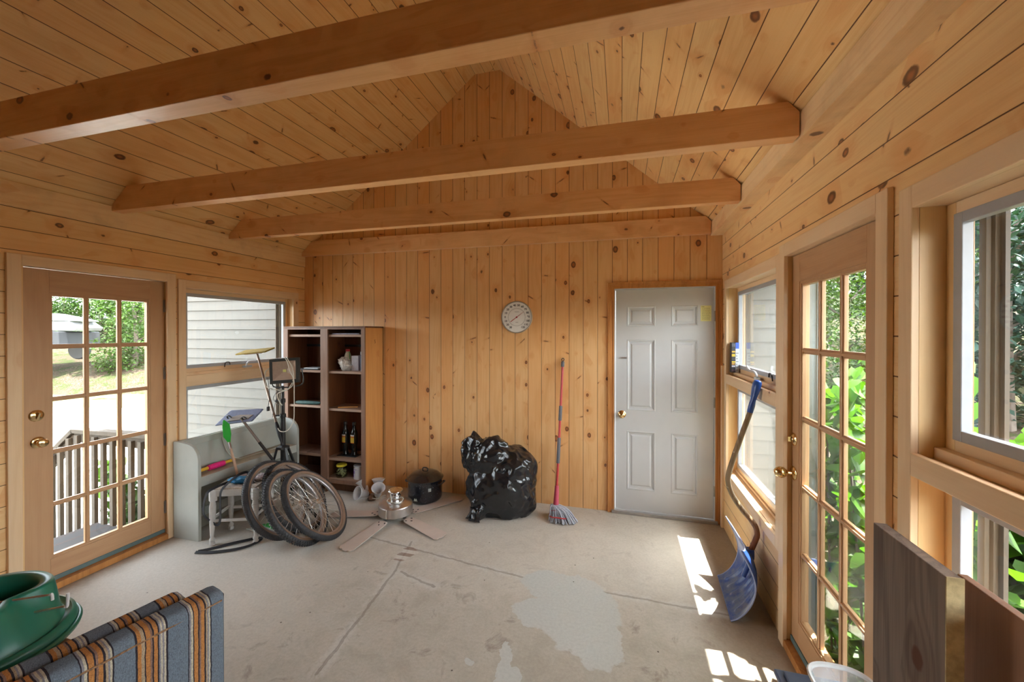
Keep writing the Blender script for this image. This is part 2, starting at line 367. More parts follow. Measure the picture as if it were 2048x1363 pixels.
# ---------------------------------------------------------------- floor (concrete)
def concrete():
    t = NT('worn_concrete', 0.75, 0.3)
    x, y, z = t.xyz()
    p = t.vec(x, y, z)
    w1 = t.noise(p, 7.0, 4.0, 0.6); w2 = t.noise(t.vec(y, x, 3.0), 7.0, 4.0, 0.6)
    xw = t.add(x, t.mul(t.sub(w1, 0.5), 0.16)); yw = t.add(y, t.mul(t.sub(w2, 0.5), 0.16))
    big = t.noise(p, 1.3, 4.0, 0.6); med = t.noise(p, 6.0, 6.0, 0.7, 0.6); fine = t.noise(p, 60.0, 4.0, 0.7)
    light = (0.55, 0.51, 0.44); mid = (0.39, 0.355, 0.295); dark = (0.25, 0.21, 0.17)
    # older grey screed nearer the camera, paler slab by the house wall
    zone = t.step(t.add(yw, t.mul(t.sub(xw, 2.0), 0.0)), -1.75, -0.95)
    f = t.math('ADD', t.add(t.mul(zone, 0.62), t.mul(t.sub(big, 0.5), 1.0)), t.add(0.28, t.mul(t.sub(med, 0.5), 1.7)), clamp=True)
    col = t.mix(f, mid, light)
    stain = t.mul(t.step(med, 0.54, 0.70), t.step(zone, 1.0, 0.0, 0.30, 0.85))
    col = t.mix(stain, col, dark)
    left = t.mul(t.step(xw, 1.9, 1.2), 0.75)
    col = t.mix(left, col, (0.59, 0.56, 0.50))
    # brown margin by the right wall and along the left door
    mr = t.mul(t.step(t.add(xw, t.mul(yw, -0.08)), 3.95, 4.3), 0.6)
    col = t.mix(mr, col, (0.25, 0.165, 0.095))
    ml = t.mul(t.step(xw, 0.20, 0.02), 0.7)
    col = t.mix(ml, col, (0.22, 0.13, 0.07))
    def seg(ax, ay, bx, by):
        L = math.hypot(bx-ax, by-ay); ux, uy = (bx-ax)/L, (by-ay)/L
        dx, dy = t.sub(xs, ax), t.sub(ys, ay)
        al = t.add(t.mul(dx, ux), t.mul(dy, uy))
        pe = t.math('ABSOLUTE', t.add(t.mul(dx, -uy), t.mul(dy, ux)))
        a2 = t.math('ABSOLUTE', t.sub(al, L/2)); ov = t.math('MAXIMUM', t.sub(a2, L/2), 0.0)
        return t.math('SQRT', t.add(t.mul(pe, pe), t.mul(ov, ov)))
    xs = t.add(x, t.mul(t.sub(w1, 0.5), 0.05)); ys = t.add(y, t.mul(t.sub(w2, 0.5), 0.05))
    band = None; crack = None
    for a in ((1.93, -0.98, 2.02, -1.42), (2.02, -1.42, 2.10, -2.2), (1.55, -1.0, 2.93, -1.20), (3.42, -1.20, 4.2, -1.22), (2.05, -1.35, 2.35, -1.44)):
        s_ = seg(*a)
        band = s_ if band is None else t.math('MINIMUM', band, s_)
    bm_ = t.mul(t.step(band, 0.055, 0.02), t.step(med, 0.40, 0.52))
    col = t.mix(t.mul(bm_, 0.5), col, (0.55, 0.54, 0.50))
    ck = t.step(t.math('ABSOLUTE', t.sub(band, 0.004)), 0.007, 0.002)
    col = t.mix(t.mul(ck, 0.55), col, (0.20, 0.165, 0.13))
    # pale levelling patch
    def ell(cx, cy, rx, ry):
        dx = t.math('DIVIDE', t.sub(xw, cx), rx); dy = t.math('DIVIDE', t.sub(yw, cy), ry)
        return t.math('SQRT', t.add(t.mul(dx, dx), t.mul(dy, dy)))
    d = ell(3.27, -1.42, 0.25, 0.30)
    for e in ((3.15, -1.22, 0.28, 0.16), (3.40, -1.62, 0.15, 0.19), (3.02, -1.50, 0.12, 0.12), (2.955, -1.86, 0.035, 0.11), (3.0, -2.0, 0.05, 0.10), (2.80, -1.93, 0.02, 0.03)):
        d = t.math('MINIMUM', d, ell(*e))
    pf = t.mul(t.step(d, 1.03, 0.95), t.step(med, 0.25, 0.35, 0.8, 1.0))
    col = t.mix(t.mul(pf, 0.92), col, t.mix(t.mul(fine, 0.4), (0.50, 0.51, 0.48), (0.45, 0.46, 0.43)))
    # brick showing through
    b1 = t.step(ell(1.98, -1.14, 0.06, 0.10), 1.1, 0.9)
    chk = t.math('GREATER_THAN', t.math('SINE', t.mul(y, 75.0)), 0.1)
    col = t.mix(t.mul(t.mul(b1, chk), 0.7), col, (0.24, 0.15, 0.11))
    b2 = t.mul(b1, t.sub(1.0, chk)); col = t.mix(t.mul(b2, 0.7), col, (0.60, 0.57, 0.51))
    # specks of debris
    vo = t.t.nodes.new('ShaderNodeTexVoronoi'); vo.inputs['Scale'].default_value = 7.0; t.t.links.new(p, vo.inputs['Vector'])
    sp = t.mul(t.step(vo.outputs['Distance'], 0.042, 0.028), t.math('GREATER_THAN', t.noise(p, 3.0, 2.0), 0.46))
    col = t.mix(t.mul(sp, 0.85), col, (0.06, 0.04, 0.03))
    col = t.scale(col, t.step(fine, 0.2, 0.8, 0.90, 1.08))
    t.color(col)
    t.bump(t.add(t.mul(fine, 0.4), t.add(t.mul(med, 0.8), t.mul(pf, 0.3))), 0.25, 0.006)
    return t.m
M['concrete'] = concrete()
struct(MB().box(-0.14, -6.6, -0.25, 4.51, 0.12, 0.0).build('floor', M['concrete']))

# ---------------------------------------------------------------- walls
W = 4.367
def wall_x(mb, x0, x1, y0, y1, z0, z1, ops):
    y = y0
    for (a, b, c, d) in sorted(ops):
        if a > y: mb.box(x0, y, z0, x1, a, z1)
        if c > z0: mb.box(x0, a, z0, x1, b, c)
        if d < z1: mb.box(x0, a, d, x1, b, z1)
        y = b
    if y < y1: mb.box(x0, y, z0, x1, y1, z1)
mb = MB(); wall_x(mb, -0.13, 0, -6.5, 0, 0, 2.62, [(-2.266, -1.423, 0, 2.083), (-1.33, -0.165, 0.523, 2.045)])
struct(mb.build('wall_left', M['wall_side']))
mb = MB(); wall_x(mb, W, W+0.13, -6.5, 0, 0, 2.60, [(-2.195, -1.377, 0, 2.073), (-1.315, -0.20, 0.523, 2.03), (-3.62, -2.345, 0.523, 2.04)])
struct(mb.build('wall_right', M['wall_side']))
XL, XR, ZP = 2.088, 2.358, 4.267
XZ = basis((0, 0, 0), (1, 0, 0), (0, 0, 1), (0, -1, 0))      # local xy -> world xz, local z -> -y
mb = MB(); mb.box(0, 0, 0, 3.462, 0.12, 2.0); mb.box(4.312, 0, 0, W, 0.12, 2.0)
mb.prism([(0, 2.0), (3.462, 2.0), (3.462, 2.058), (4.312, 2.058), (4.312, 2.0), (W, 2.0), (W, 2.60), (XR, ZP+0.05), (XL, ZP+0.05), (0, 2.60)], XZ, -0.12, 0)
struct(mb.build('wall_back', M['wall_back']))
mb = MB()
mb.prism([(0, 0), (W, 0), (W, 2.60), (XR, ZP+0.05), (XL, ZP+0.05), (0, 2.60)], XZ, 6.38, 6.5)
struct(mb.build('wall_front', M['wall_back']))

# ceiling: two boarded slopes and a flat ridge strip, roof deck above
def slopeL(x): return 2.56 + (ZP-2.56)/XL*x
def slopeR(x): return ZP - (ZP-2.541)/(W-XR)*(x-XR)
mb = MB(); xa, xb = -0.42, 4.84
inner = [(xa, slopeL(xa)), (XL, ZP), (XR, ZP), (xb, slopeR(xb))]
outer = [(xb, slopeR(xb)+0.17), (XR+0.05, ZP+0.16), (XL-0.05, ZP+0.16), (xa, slopeL(xa)+0.17)]
for i in range(3):
    q = [inner[i], inner[i+1], outer[2-i], outer[3-i]]
    mb.prism(q, XZ, 0.0, 6.75)
struct(mb.build('ceiling', M['ceiling']))

# frieze boards at the wall heads
fr_r = struct(MB().box(4.272, -6.38, 2.497, W, -0.001, 2.612).build('trim_1', M['frieze'], bevel=0.002))
mb = MB().box(0.0, -6.38, 2.412, 0.012, -0.001, 2.562); struct(mb.build('trim_2', M['frieze'], bevel=0.002))
# narrow corner batten by the white door (right wall, floor to window ledge)
struct(MB().box(W-0.022, -0.075, 0.0, W-0.001, -0.045, 1.375).build('trim_3', M['trim_v'], bevel=0.002))

# ---------------------------------------------------------------- casings and windows
def casing(mb, s, xw, y0, y1, z0, z1, w, ww=None, bottom=True, t=0.02):
    """picture-frame casing on a side wall; inner opening y0..y1, z0..z1. s=+1 left wall, -1 right wall"""
    a, b = xw, xw + s*t
    mb.box(a, y0-w, z0-(w if bottom else 0), b, y0, z1+w); mb.box(a, y1, z0-(w if bottom else 0), b, y1+w, z1+w)
    mb.box(a, y0, z1, b, y1, z1+w)
    if bottom: mb.box(a, y0, z0-w, b, y1, z0)
def xw_(s): return 0.0 if s > 0 else W
def awning_window(name, label, s, y0, y1, ztop, zmid1, zmid0, zbot, dirty, wl, wr, catch_y):
    """two stacked awning sashes in one cased opening"""
    X = lambda d: xw_(s) - s*d
    root = sroot(name, (X(0), (y0+y1)/2, zbot), label)
    mb = MB(); a, b = X(0), X(-0.02)
    mb.box(a, y0-wl, zbot-0.066, b, y0, ztop+0.068); mb.box(a, y1, zbot-0.066, b, y1+wr, ztop+0.068)
    mb.build('casing', M['trim_v'], root, bevel=0.0025)
    mb = MB(); mb.box(a, y0, ztop, b, y1, ztop+0.068); mb.box(a, y0, zmid0, b, y1, zmid1); mb.box(a, y0, zbot-0.066, b, y1, zbot-0.004); mb.build('casing', M['trim_y'], root, bevel=0.0025)
    # jamb liner
    mb = MB(); e = 0.012
    mb.box(X(0.0005), y0-e, zbot, X(0.125), y0-0.001, ztop+e); mb.box(X(0.0005), y1+0.001, zbot, X(0.125), y1+e, ztop+e)
    mb.build('jamb', M['jamb'], root)
    mb = MB(); mb.box(X(0.0005), y0-0.001, ztop+0.001, X(0.125), y1+0.001, ztop+e); mb.box(X(0), y0, zmid0+0.012, X(0.125), y1, zmid1-0.012)
    mb.build('jamb', M['trim_y'], root)
    # sill, slightly proud
    mb = MB(); mb.box(X(0.001), y0-0.002, zbot-0.012, X(0.129), y1+0.002, zbot); mb.box(X(0.05), y0, zbot, X(0.13), y1, zbot+0.018)
    mb.box(X(0.035), y0, zmid1-0.012, X(0.125), y1, zmid1+0.022)
    mb.build('window_sill', M['trim_y'], root, bevel=0.002)
    for (za, zb) in ((zmid1+0.02, ztop), (zbot+0.016, zmid0+0.012)):
        sw = 0.034; d0, d1 = 0.062, 0.105
        mb = MB(); mb.box(X(d0), y0, za, X(d1), y0+sw, zb); mb.box(X(d0), y1-sw, za, X(d1), y1, zb)
        sash = mb.build('sash', M['jamb'], root, bevel=0.002)
        mb = MB(); mb.box(X(d0), y0+sw, zb-sw, X(d1), y1-sw, zb); mb.box(X(d0), y0+sw, za, X(d1), y1-sw, za+sw)
        mb.build('sash_rail', M['trim_y'], sash, bevel=0.002)
        q = sw; f = 0.03
        mb = MB(); A, B = X(d0+0.0), X(d0+0.022)
        A, B = X(d0-0.006), X(d0+0.02)
        mb.box(A, y0+q, za+q, B, y0+q+f, zb-q); mb.box(A, y1-q-f, za+q, B, y1-q, zb-q); mb.box(A, y0+q+f, zb-q-f, B, y1-q-f, zb-q); mb.box(A, y0+q+f, za+q, B, y1-q-f, za+q+f)
        mb.build('screen_frame', M['alu'], root, bevel=0.002)
        # outer stops seen through the glass
        mb = MB(); g = q+0.008
        for k, (dd, ww) in enumerate(((0.108, 0.022), (0.122, 0.030))):
            mb.box(X(dd), y0+g, za+g, X(dd+0.01), y0+g+ww, zb-g); mb.box(X(dd), y1-g-ww, za+g, X(dd+0.01), y1-g, zb-g)
        mb.box(X(0.132), y0+g, za, X(0.142), y0+g+0.045, zb); mb.box(X(0.132), y1-g-0.045, za, X(0.142), y1-g, zb)
        mb.build('outer_stop', M['outerstop'], root)
        MB().box(X(0.078), y0+q, za+q, X(0.081), y1-q, zb-q).build('pane', M['glass_dirty'] if dirty else M['glass'], root)
    # crank / sash lock on the middle ledge
    cz = zmid1+0.03
    mb = MB(); mb.bar((X(0.02), catch_y, cz), (X(0.045), catch_y+0.09, cz), 0.035, 0.018)
    mb.tube(smoothpath([(X(0.03), catch_y+0.03, cz+0.012), (X(0.02), catch_y+0.05, cz+0.045), (X(0.01), catch_y+0.12, cz+0.05), (X(0.0), catch_y+0.15, cz+0.075)]), 0.008, 8)
    mb.build('crank', M['white'], root, smooth=True)
    mb = MB(); mb.tube(smoothpath([(X(0.055), catch_y-0.17, cz+0.01), (X(0.05), catch_y-0.165, cz+0.05), (X(0.05), catch_y-0.13, cz+0.055), (X(0.05), catch_y-0.12, cz+0.03)]), 0.004, 6)
    mb.build('hook', M['black'], root, smooth=True)
    return root
awning_window('window_1', 'tall pine-cased double window on the left wall beside the glazed door', 1, -1.312, -0.182, 2.03, 1.295, 1.215, 0.535, False, 0.058, 0.073, -0.75)
awning_window('window_2', 'narrow-looking pine-cased window on the right wall beside the white door', -1, -1.297, -0.215, 2.015, 1.318, 1.244, 0.535, True, 0.05, 0.062, -0.85)
awning_window('window_3', 'large pine-cased window at the right edge with green vine leaves outside', -1, -3.60, -2.362, 2.022, 1.303, 1.236, 0.535, False, 0.058, 0.057, -3.1)

# ---------------------------------------------------------------- glazed doors
def knob(root, name, p, s, mat, egg=False):
    """door knob; axis along s*x, p on the door face"""
    Mx = axis_m(p, (s, 0, 0))
    o = MB().lathe([(0.0, -0.001), (0.034, -0.001), (0.035, 0.004), (0.030, 0.008), (0.016, 0.010)], Mx, 28).build('rose', mat, root, smooth=True)
    pr = [(0.011, 0.006), (0.011, 0.028), (0.018, 0.034), (0.026, 0.042), (0.028, 0.052), (0.024, 0.062), (0.012, 0.067), (0.0, 0.068)]
    if egg: pr = [(0.010, 0.006), (0.010, 0.030), (0.016, 0.036), (0.026, 0.048), (0.030, 0.062), (0.026, 0.078), (0.014, 0.090), (0.0, 0.093)]
    MB().lathe(pr, Mx, 28).build(name, mat, root, smooth=True)
def french_door(name, label, s, y0, y1, z0, z1, gy0, gy1, hinge_far, xin):
    X = lambda d: xin - s*d
    root = sroot(name, (X(0), (y0+y1)/2, 0.0), label)
    cxi, wall = xw_(s), None
    T = 0.045; gz0, gz1 = 0.212, 1.893
    MB().box(X(0), y0, z0, X(T), gy0-0.018, z1).build('stile', M['doorwood_v'], root, bevel=0.0015)
    MB().box(X(0), gy1+0.018, z0, X(T), y1, z1).build('stile', M['doorwood_v'], root, bevel=0.0015)
    MB().box(X(0), gy0-0.018, gz1+0.02, X(T), gy1+0.018, z1).build('rail', M['doorwood_y'], root, bevel=0.0015)
    MB().box(X(0), gy0-0.018, z0, X(T), gy1+0.018, gz0-0.02).build('rail', M['doorwood_y'], root, bevel=0.0015)
    # sticking moulding round the glazed field
    mb = MB(); e = 0.02
    for d0, d1, k in ((0.003, 0.042, 0.012), (0.008, 0.037, 0.02)):
        ee = e; kk = e-k
        mb.box(X(d0), gy0-e, gz0-e, X(d1), gy0-kk, gz1+e); mb.box(X(d0), gy1+kk, gz0-e, X(d1), gy1+e, gz1+e)
        mb.box(X(d0), gy0-kk, gz0-e, X(d1), gy1+kk, gz0-kk); mb.box(X(d0), gy0-kk, gz1+kk, X(d1), gy1+kk, gz1+e)
    mb.build('moulding', M['doorwood_v'], root, bevel=0.001)
    cw = (gy1-gy0-2*0.030)/3; rh = (gz1-gz0-4*0.031)/5
    mb = MB()
    for i in (1, 2):
        yc = gy0 + i*cw + (i-0.5)*0.030
        mb.box(X(0.006), yc-0.006, gz0, X(0.032), yc+0.006, gz1); mb.box(X(0.013), yc-0.0135, gz0, X(0.028), yc+0.0135, gz1)
    mb.build('muntin', M['doorwood_v'], root, bevel=0.001)
    mb = MB()
    for j in range(1, 5):
        zc = gz0 + j*rh + (j-0.5)*0.031
        mb.box(X(0.0065), gy0, zc-0.006, X(0.0315), gy1, zc+0.006); mb.box(X(0.0135), gy0, zc-0.0145, X(0.0275), gy1, zc+0.0145)
    mb.build('muntin', M['doorwood_y'], root, bevel=0.001)
    MB().box(X(0.021), gy0-0.005, gz0-0.005, X(0.024), gy1+0.005, gz1+0.005).build('pane', M['glass'], root)
    # weather sweep
    MB().box(X(-0.006), y0+0.004, z0+0.002, X(0.0), y1-0.004, z0+0.030).build('door_sweep', plain(name+'_sweep', (0.12, 0.19, 0.19), 0.6), root)
    # frame: jambs, casing, exterior reveal
    W0 = xw_(s); XX = lambda d: W0 - s*d
    mb = MB(); a, b = XX(0.0), XX(-0.02)
    mb.box(a, y0-0.079, 0, b, y0-0.018, z1+0.070); mb.box(a, y1-0.008+0.0, 0, b, y1+0.056, z1+0.070)
    mb.build('casing', M['trim_v'], root, bevel=0.0025)
    MB().box(a, y0-0.018, z1+0.004, b, y1-0.008, z1+0.070).build('casing', M['trim_y'], root, bevel=0.0025)
    mb = MB()
    mb.box(XX(-0.001), y0-0.024, 0, XX(0.08), y0-0.004, z1+0.02); mb.box(XX(-0.001), y1+0.004, 0, XX(0.08), y1+0.022, z1+0.02)
    mb.build('jamb', M['trim_door'] if False else M['jamb'], root)
    MB().box(XX(-0.001), y0-0.004, z1+0.004, XX(0.13), y1+0.004, z1+0.02).build('jamb', M['trim_y'], root)
    MB().box(XX(-0.015), y0-0.004, 0.0, XX(0.17), y1+0.004, z0-0.004).build('threshold', M['trim_door'], root)
    mb = MB(); yy = (y0-0.02, y1+0.02)
    mb.box(XX(0.08), y1-0.006, 0.02, XX(0.13), y1+0.012, z1); mb.box(XX(0.08), y0-0.012, 0.02, XX(0.13), y0+0.004, z1); mb.box(XX(0.13), y1-0.014, -0.05, XX(0.165), y1+0.09, z1+0.1)
    mb.box(XX(0.13), y0-0.09, -0.05, XX(0.152), y0+0.012, z1+0.1); mb.box(XX(0.13), y0-0.09, z1, XX(0.152), y1+0.09, z1+0.1)
    mb.build('exterior_casing', plain(name+'_exterior_paint', (0.22, 0.26, 0.26), 0.5), root)
    hy = y1+0.003 if hinge_far else y0-0.003
    hs_ = 1 if hinge_far else -1
    if hinge_far:
        for hz in (1.87, 1.33, 0.795, 0.25):
            mb = MB(); mb.lathe([(0.006, -0.05), (0.006, 0.05)], basis((X(-0.004), hy, hz), (1, 0, 0), (0, 1, 0), (0, 0, 1)), 10)
            mb.box(X(-0.002), hy-0.012, hz-0.048, X(0.001), hy+0.012, hz+0.048)
            mb.build('hinge', M['hinge'], root, smooth=True)
    ky = y0+0.064 if hinge_far else y1-0.030
    return root, X
d1, X1 = french_door('door_1', 'glazed fifteen-pane wooden door on the left wall', 1, -2.241, -1.446, 0.045, 2.062, -2.097, -1.562, True, -0.03)
knob(d1, 'door_handle', (-0.03, -2.172, 0.964), 1, M['brass'])
mb = MB().lathe([(0, -0.001), (0.036, -0.001), (0.036, 0.004), (0.028, 0.010), (0.0, 0.011)], axis_m((-0.03, -2.178, 1.133), (1, 0, 0)), 28)
mb.bar((-0.02, -2.178, 1.113), (0.004, -2.178, 1.153), 0.010, 0.014); mb.build('deadbolt', M['brass'], d1, smooth=True)
d3, X3 = french_door('door_3', 'glazed fifteen-pane wooden door on the right wall', -1, -2.17, -1.40, 0.045, 2.052, -2.035, -1.50, False, 4.39)
knob(d3, 'door_handle', (4.39, -1.43, 0.93), -1, M['brass'], egg=True)
mb = MB().lathe([(0, -0.001), (0.033, -0.001), (0.033, 0.004), (0.022, 0.012), (0.016, 0.013), (0.016, 0.016), (0, 0.017)], axis_m((4.39, -1.43, 1.105), (-1, 0, 0)), 28)
mb.bar((4.378, -1.43, 1.105), (4.36, -1.43, 1.105), 0.008, 0.024); mb.build('deadbolt', M['brass'], d3, smooth=True)

# ---------------------------------------------------------------- white six-panel door in the back wall
def panel_door():
    root = sroot('door_2', (3.888, 0, 0), 'white six-panel door in the back wall')
    x0, x1, z0, z1 = 3.474, 4.302, 0.032, 2.05
    yf = 0.006
    cols = ((3.575, 3.822), (3.955, 4.176)); rows = ((0.218, 0.757), (0.944, 1.594), (1.714, 1.898))
    xs = sorted({x0, x1, *[a for c in cols for a in c]}); zs = sorted({z0, z1, *[a for r in rows for a in r]})
    mb = MB()
    for i in range(len(xs)-1):
        for j in range(len(zs)-1):
            a, b, c, d = xs[i], xs[i+1], zs[j], zs[j+1]
            if (a, b) in cols and (c, d) in rows:
                prev = None
                for ins, dy in ((0, 0), (0.006, -0.004), (0.014, 0.0), (0.020, 0.010), (0.034, 0.012), (0.048, 0.003), (0.056, 0.003)):
                    ring = [Vector((a+ins, yf+dy, c+ins)), Vector((b-ins, yf+dy, c+ins)), Vector((b-ins, yf+dy, d-ins)), Vector((a+ins, yf+dy, d-ins))]
                    bi = len(mb.v); mb.v += ring
                    if prev is not None:
                        for k in range(4): mb.addf((prev+k, prev+(k+1) % 4, bi+(k+1) % 4, bi+k))
                    prev = bi
                mb.addf((prev, prev+1, prev+2, prev+3))
            else:
                bi = len(mb.v); mb.v += [Vector((a, yf, c)), Vector((b, yf, c)), Vector((b, yf, d)), Vector((a, yf, d))]; mb.addf((bi, bi+1, bi+2, bi+3))
    b = len(mb.v); mb.v += [Vector(p) for p in ((x0, yf, z0), (x1, yf, z0), (x1, yf, z1), (x0, yf, z1), (x0, 0.045, z0), (x1, 0.045, z0), (x1, 0.045, z1), (x0, 0.045, z1))]
    for f in ((0,1,5,4),(1,2,6,5),(2,3,7,6),(3,0,4,7),(4,5,6,7)): mb.addf([b+i for i in f])
    mb.build('slab', M['white'], root, weld=True)
    # white jamb edge, stained casing of two steps
    mb = MB(); mb.box(3.462, -0.012, 0, 3.472, 0.12, 2.058); mb.box(4.304, -0.012, 0, 4.312, 0.12, 2.058); mb.box(3.472, -0.012, 2.053, 4.304, 0.12, 2.060)
    mb.build('jamb', M['white'], root)
    mb = MB()
    def prof(a, b, t): mb.box(a, -t, 0, b, 0, 2.058)
    for (e0, e1, t) in ((0.0, 0.012, 0.014), (0.012, 0.026, 0.010), (0.026, 0.040, 0.016), (0.040, 0.056, 0.022)):
        mb.box(3.462-e1, -t, 0, 3.462-e0, 0, 2.060+e1); mb.box(4.312+e0, -t, 0, min(4.312+e1, 4.3655), 0, 2.060+e1)
        mb.box(3.462-e0, -t, 2.060+e0, 4.312+e0, 0, 2.060+e1)
    mb.build('casing', M['trim_door'], root, bevel=0.0012)
    MB().box(3.44, -0.035, 0.0, 4.33, 0.06, 0.026).build('threshold', plain('door_2_threshold', (0.42, 0.40, 0.38), 0.4, 0.6), root, bevel=0.003)
    for hz in (1.80, 1.05, 0.28):
        mb = MB().lathe([(0.007, -0.045), (0.007, 0.045)], basis((4.306, -0.008, hz), (1, 0, 0), (0, 1, 0), (0, 0, 1)), 10); mb.build('hinge', M['hinge'], root, smooth=True)
    Mx = axis_m((3.532, 0.006, 0.906), (0, -1, 0))
    MB().lathe([(0, -0.001), (0.034, -0.001), (0.035, 0.004), (0.029, 0.009), (0.014, 0.011), (0.012, 0.028), (0.020, 0.036), (0.027, 0.046), (0.027, 0.056), (0.019, 0.064), (0, 0.067)], Mx, 28).build('door_handle', M['brass'], root, smooth=True)
    # small metal catch screwed on at mid height
    mb = MB().box(3.525, -0.003, 1.418, 3.575, 0.006, 1.432); mb.lathe([(0.004, 0), (0.004, 0.012), (0, 0.013)], axis_m((3.567, 0.0, 1.425), (0, -1, 0)), 8); mb.build('catch', M['steel'], root)
    # yellow notice: thin paper with printed lines
    n = MB().box(4.196, 0.0035, 1.757, 4.281, 0.0055, 1.893).build('notice', plain('notice_paper', (0.80, 0.76, 0.33), 0.7, var=0.03), root)
    tag(n, 'yellow printed notice', 'notice'); del n['category']
    mb = MB(); mb.box(4.203, 0.0028, 1.880, 4.225, 0.0036, 1.885)
    rng = random.Random(4)
    for i in range(11):
        z = 1.870 - i*0.0098; a = 4.206
        while a < 4.268:
            l = rng.uniform(0.004, 0.011); mb.box(a, 0.0030, z-0.0016, min(a+l, 4.272), 0.0036, z+0.0016); a += l+0.003
    mb.build('print', plain('notice_ink', (0.30, 0.30, 0.10), 0.8), n)
panel_door()

# ---------------------------------------------------------------- ceiling beams
def tie_beam(y, depth, label, seed):
    """collar beam; front face at y; ends cut to the roof slope"""
    zb, zt = 2.525, 2.672
    def xl(z): return max((z-2.56)/((ZP-2.56)/XL), 0.0)+0.001
    def xr(z): return min(XR + (ZP-z)/((ZP-2.541)/(W-XR)), 4.271)-0.002
    poly = [(0.003, zb), (4.268, zb-0.018), (4.268, 2.612), (xr(zt-0.01), zt-0.01), (xl(zt+0.02), zt+0.02), (xl(2.575), 2.575)]
    mb = MB().prism(poly, XZ, -y-depth, -y)
    o = mb.build('ceiling_beam', M['beam_%d' % seed], bevel=0.003)
    return tag(o, label, 'beam', 'pine tie beams across the ceiling')
for i in range(4):
    M['beam_%d' % i] = pine('pine_beam_%d' % i, 'x', 'z', 0, (0.88, 0.51, 0.235), (0.72, 0.34, 0.13), groove=False, seed=31+i*5, knots=0.85, tint=0, ksize=0.9, dirt=0.15)
for i, (y, d, l) in enumerate(((-2.69, 0.085, 'nearest and largest pine ceiling beam crossing the top of the view'), (-1.81, 0.072, 'second pine ceiling beam from the camera, cut ends on both roof slopes'),
                               (-0.93, 0.065, 'third pine ceiling beam from the camera, in front of the gable'), (-0.055, 0.05, 'farthest pine ceiling beam, lying against the back gable wall'))):
    tie_beam(y, d, l, i)
# ---------------------------------------------------------------- outdoors
def leafmat(name, c, tr=0.35, rough=0.55, var=0.35):
    t = NT(name, rough, 0.35)
    x, y, z = t.xyz(); n = t.noise(t.vec(x, y, z), 1.7, 3.0); g = t.t.nodes.new('ShaderNodeNewGeometry')
    k = t.mul(t.step(n, 0.3, 0.7, 1-var, 1+var), t.add(0.75, t.mul(g.outputs['Random Per Island'], 0.5)))
    col = t.scale(c, k); t.color(col)
    tl = t.t.nodes.new('ShaderNodeBsdfTranslucent'); t.lk(t.mix(1.0, col, (1.0, 1.25, 0.35), 'MULTIPLY'), tl.inputs[0])
    mx = t.t.nodes.new('ShaderNodeMixShader'); mx.inputs[0].default_value = tr
    t.t.links.new(t.b.outputs[0], mx.inputs[1]); t.t.links.new(tl.outputs[0], mx.inputs[2]); t.t.links.new(mx.outputs[0], t.out.inputs[0])
    return t.m
M['leaf_dark'] = leafmat('dark_forest_leaves', (0.012, 0.040, 0.026), 0.15)
M['leaf_mid'] = leafmat('shrub_leaves', (0.040, 0.080, 0.014), 0.3)
M['leaf_bright'] = leafmat('vine_leaves', (0.060, 0.150, 0.012), 0.45, 0.4)
M['bark'] = plain('tree_bark', (0.09, 0.07, 0.055), 0.9, var=0.4, scale=8, bump=0.4)
M['deckwood'] = pine('weathered_deck', 'y', 'x', 0.14, (0.042, 0.041, 0.042), (0.028, 0.027, 0.028), seed=41, knots=0.1, rough=0.8, tint=0.2, coat=0)
M['railwood'] = pine('weathered_railing', 'z', 'x', 0, (0.085, 0.068, 0.050), (0.05, 0.040, 0.030), groove=False, seed=43, knots=0.05, rough=0.85, tint=0, coat=0)
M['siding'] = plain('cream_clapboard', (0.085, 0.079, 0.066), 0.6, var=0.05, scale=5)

def ground_mat():
    t = NT('ground_leaf_litter', 0.95, 0.1); x, y, z = t.xyz(); p = t.vec(x, y, z)
    a = t.noise(p, 2.2, 6.0, 0.7); b = t.noise(p, 26.0, 5.0, 0.75); c = t.noise(p, 0.7, 3.0)
    col = t.mix(t.step(b, 0.35, 0.65), (0.03, 0.022, 0.015), (0.10, 0.075, 0.052))
    col = t.mix(t.mul(t.step(a, 0.46, 0.58), 0.8), col, (0.03, 0.045, 0.012))
    col = t.mix(t.mul(t.step(b, 0.60, 0.66), t.step(c, 0.4, 0.6)), col, (0.45, 0.40, 0.30))
    t.color(col); t.bump(b, 0.8, 0.05); return t.m
M['ground'] = ground_mat()
M['driveway'] = plain('pale_driveway', (0.66, 0.64, 0.60), 0.9, var=0.08, scale=3)
M['grass'] = plain('sunlit_grass', (0.10, 0.105, 0.035), 0.95, var=0.5, scale=18, bump=0.6)

# terrain: drive on the left with a grassy verge and a wooded bank; level ground on the right rising into a wood
def hgt(x, y):
    n = mnoise.noise(Vector((x*0.35, y*0.35, 0)))*0.25
    h = -0.95
    dep = 0.265*(3.53-x) + 0.964*(y+3.8)
    if x < 0:
        h += 0.2*max(0, min(1, (dep-12.8)/1.0)) + 0.34*max(0, min(dep-14.2, 5.0)) + 0.12*max(0, dep-19.2)
        h += n*min(1, max(0, (dep-13)/3))
    elif x > 4.5:
        h = -0.55 + n*min(1, (x-4.5)/2) + max(0, dep-11)*0.22
    return min(h, 5.5)
def at(px, dep):
    l = (px-1024)/797.0*dep; x = 3.5265-0.265*dep+0.964*l; y = -3.8025+0.964*dep+0.265*l
    return (x, y, hgt(x, y)-0.05)
mb = MB()
def tg(u, v):
    x = -42+u*38.5; y = -16+v*52; return (x, y, hgt(x, y))
mb.grid(lambda u, v: (-42+u*41.86, -16+v*56, hgt(-42+u*41.86, -16+v*56)), 70, 80)
struct(mb.build('ground', M['ground'], smooth=True, ang=180), 'wooded bank and ground outside the left door')
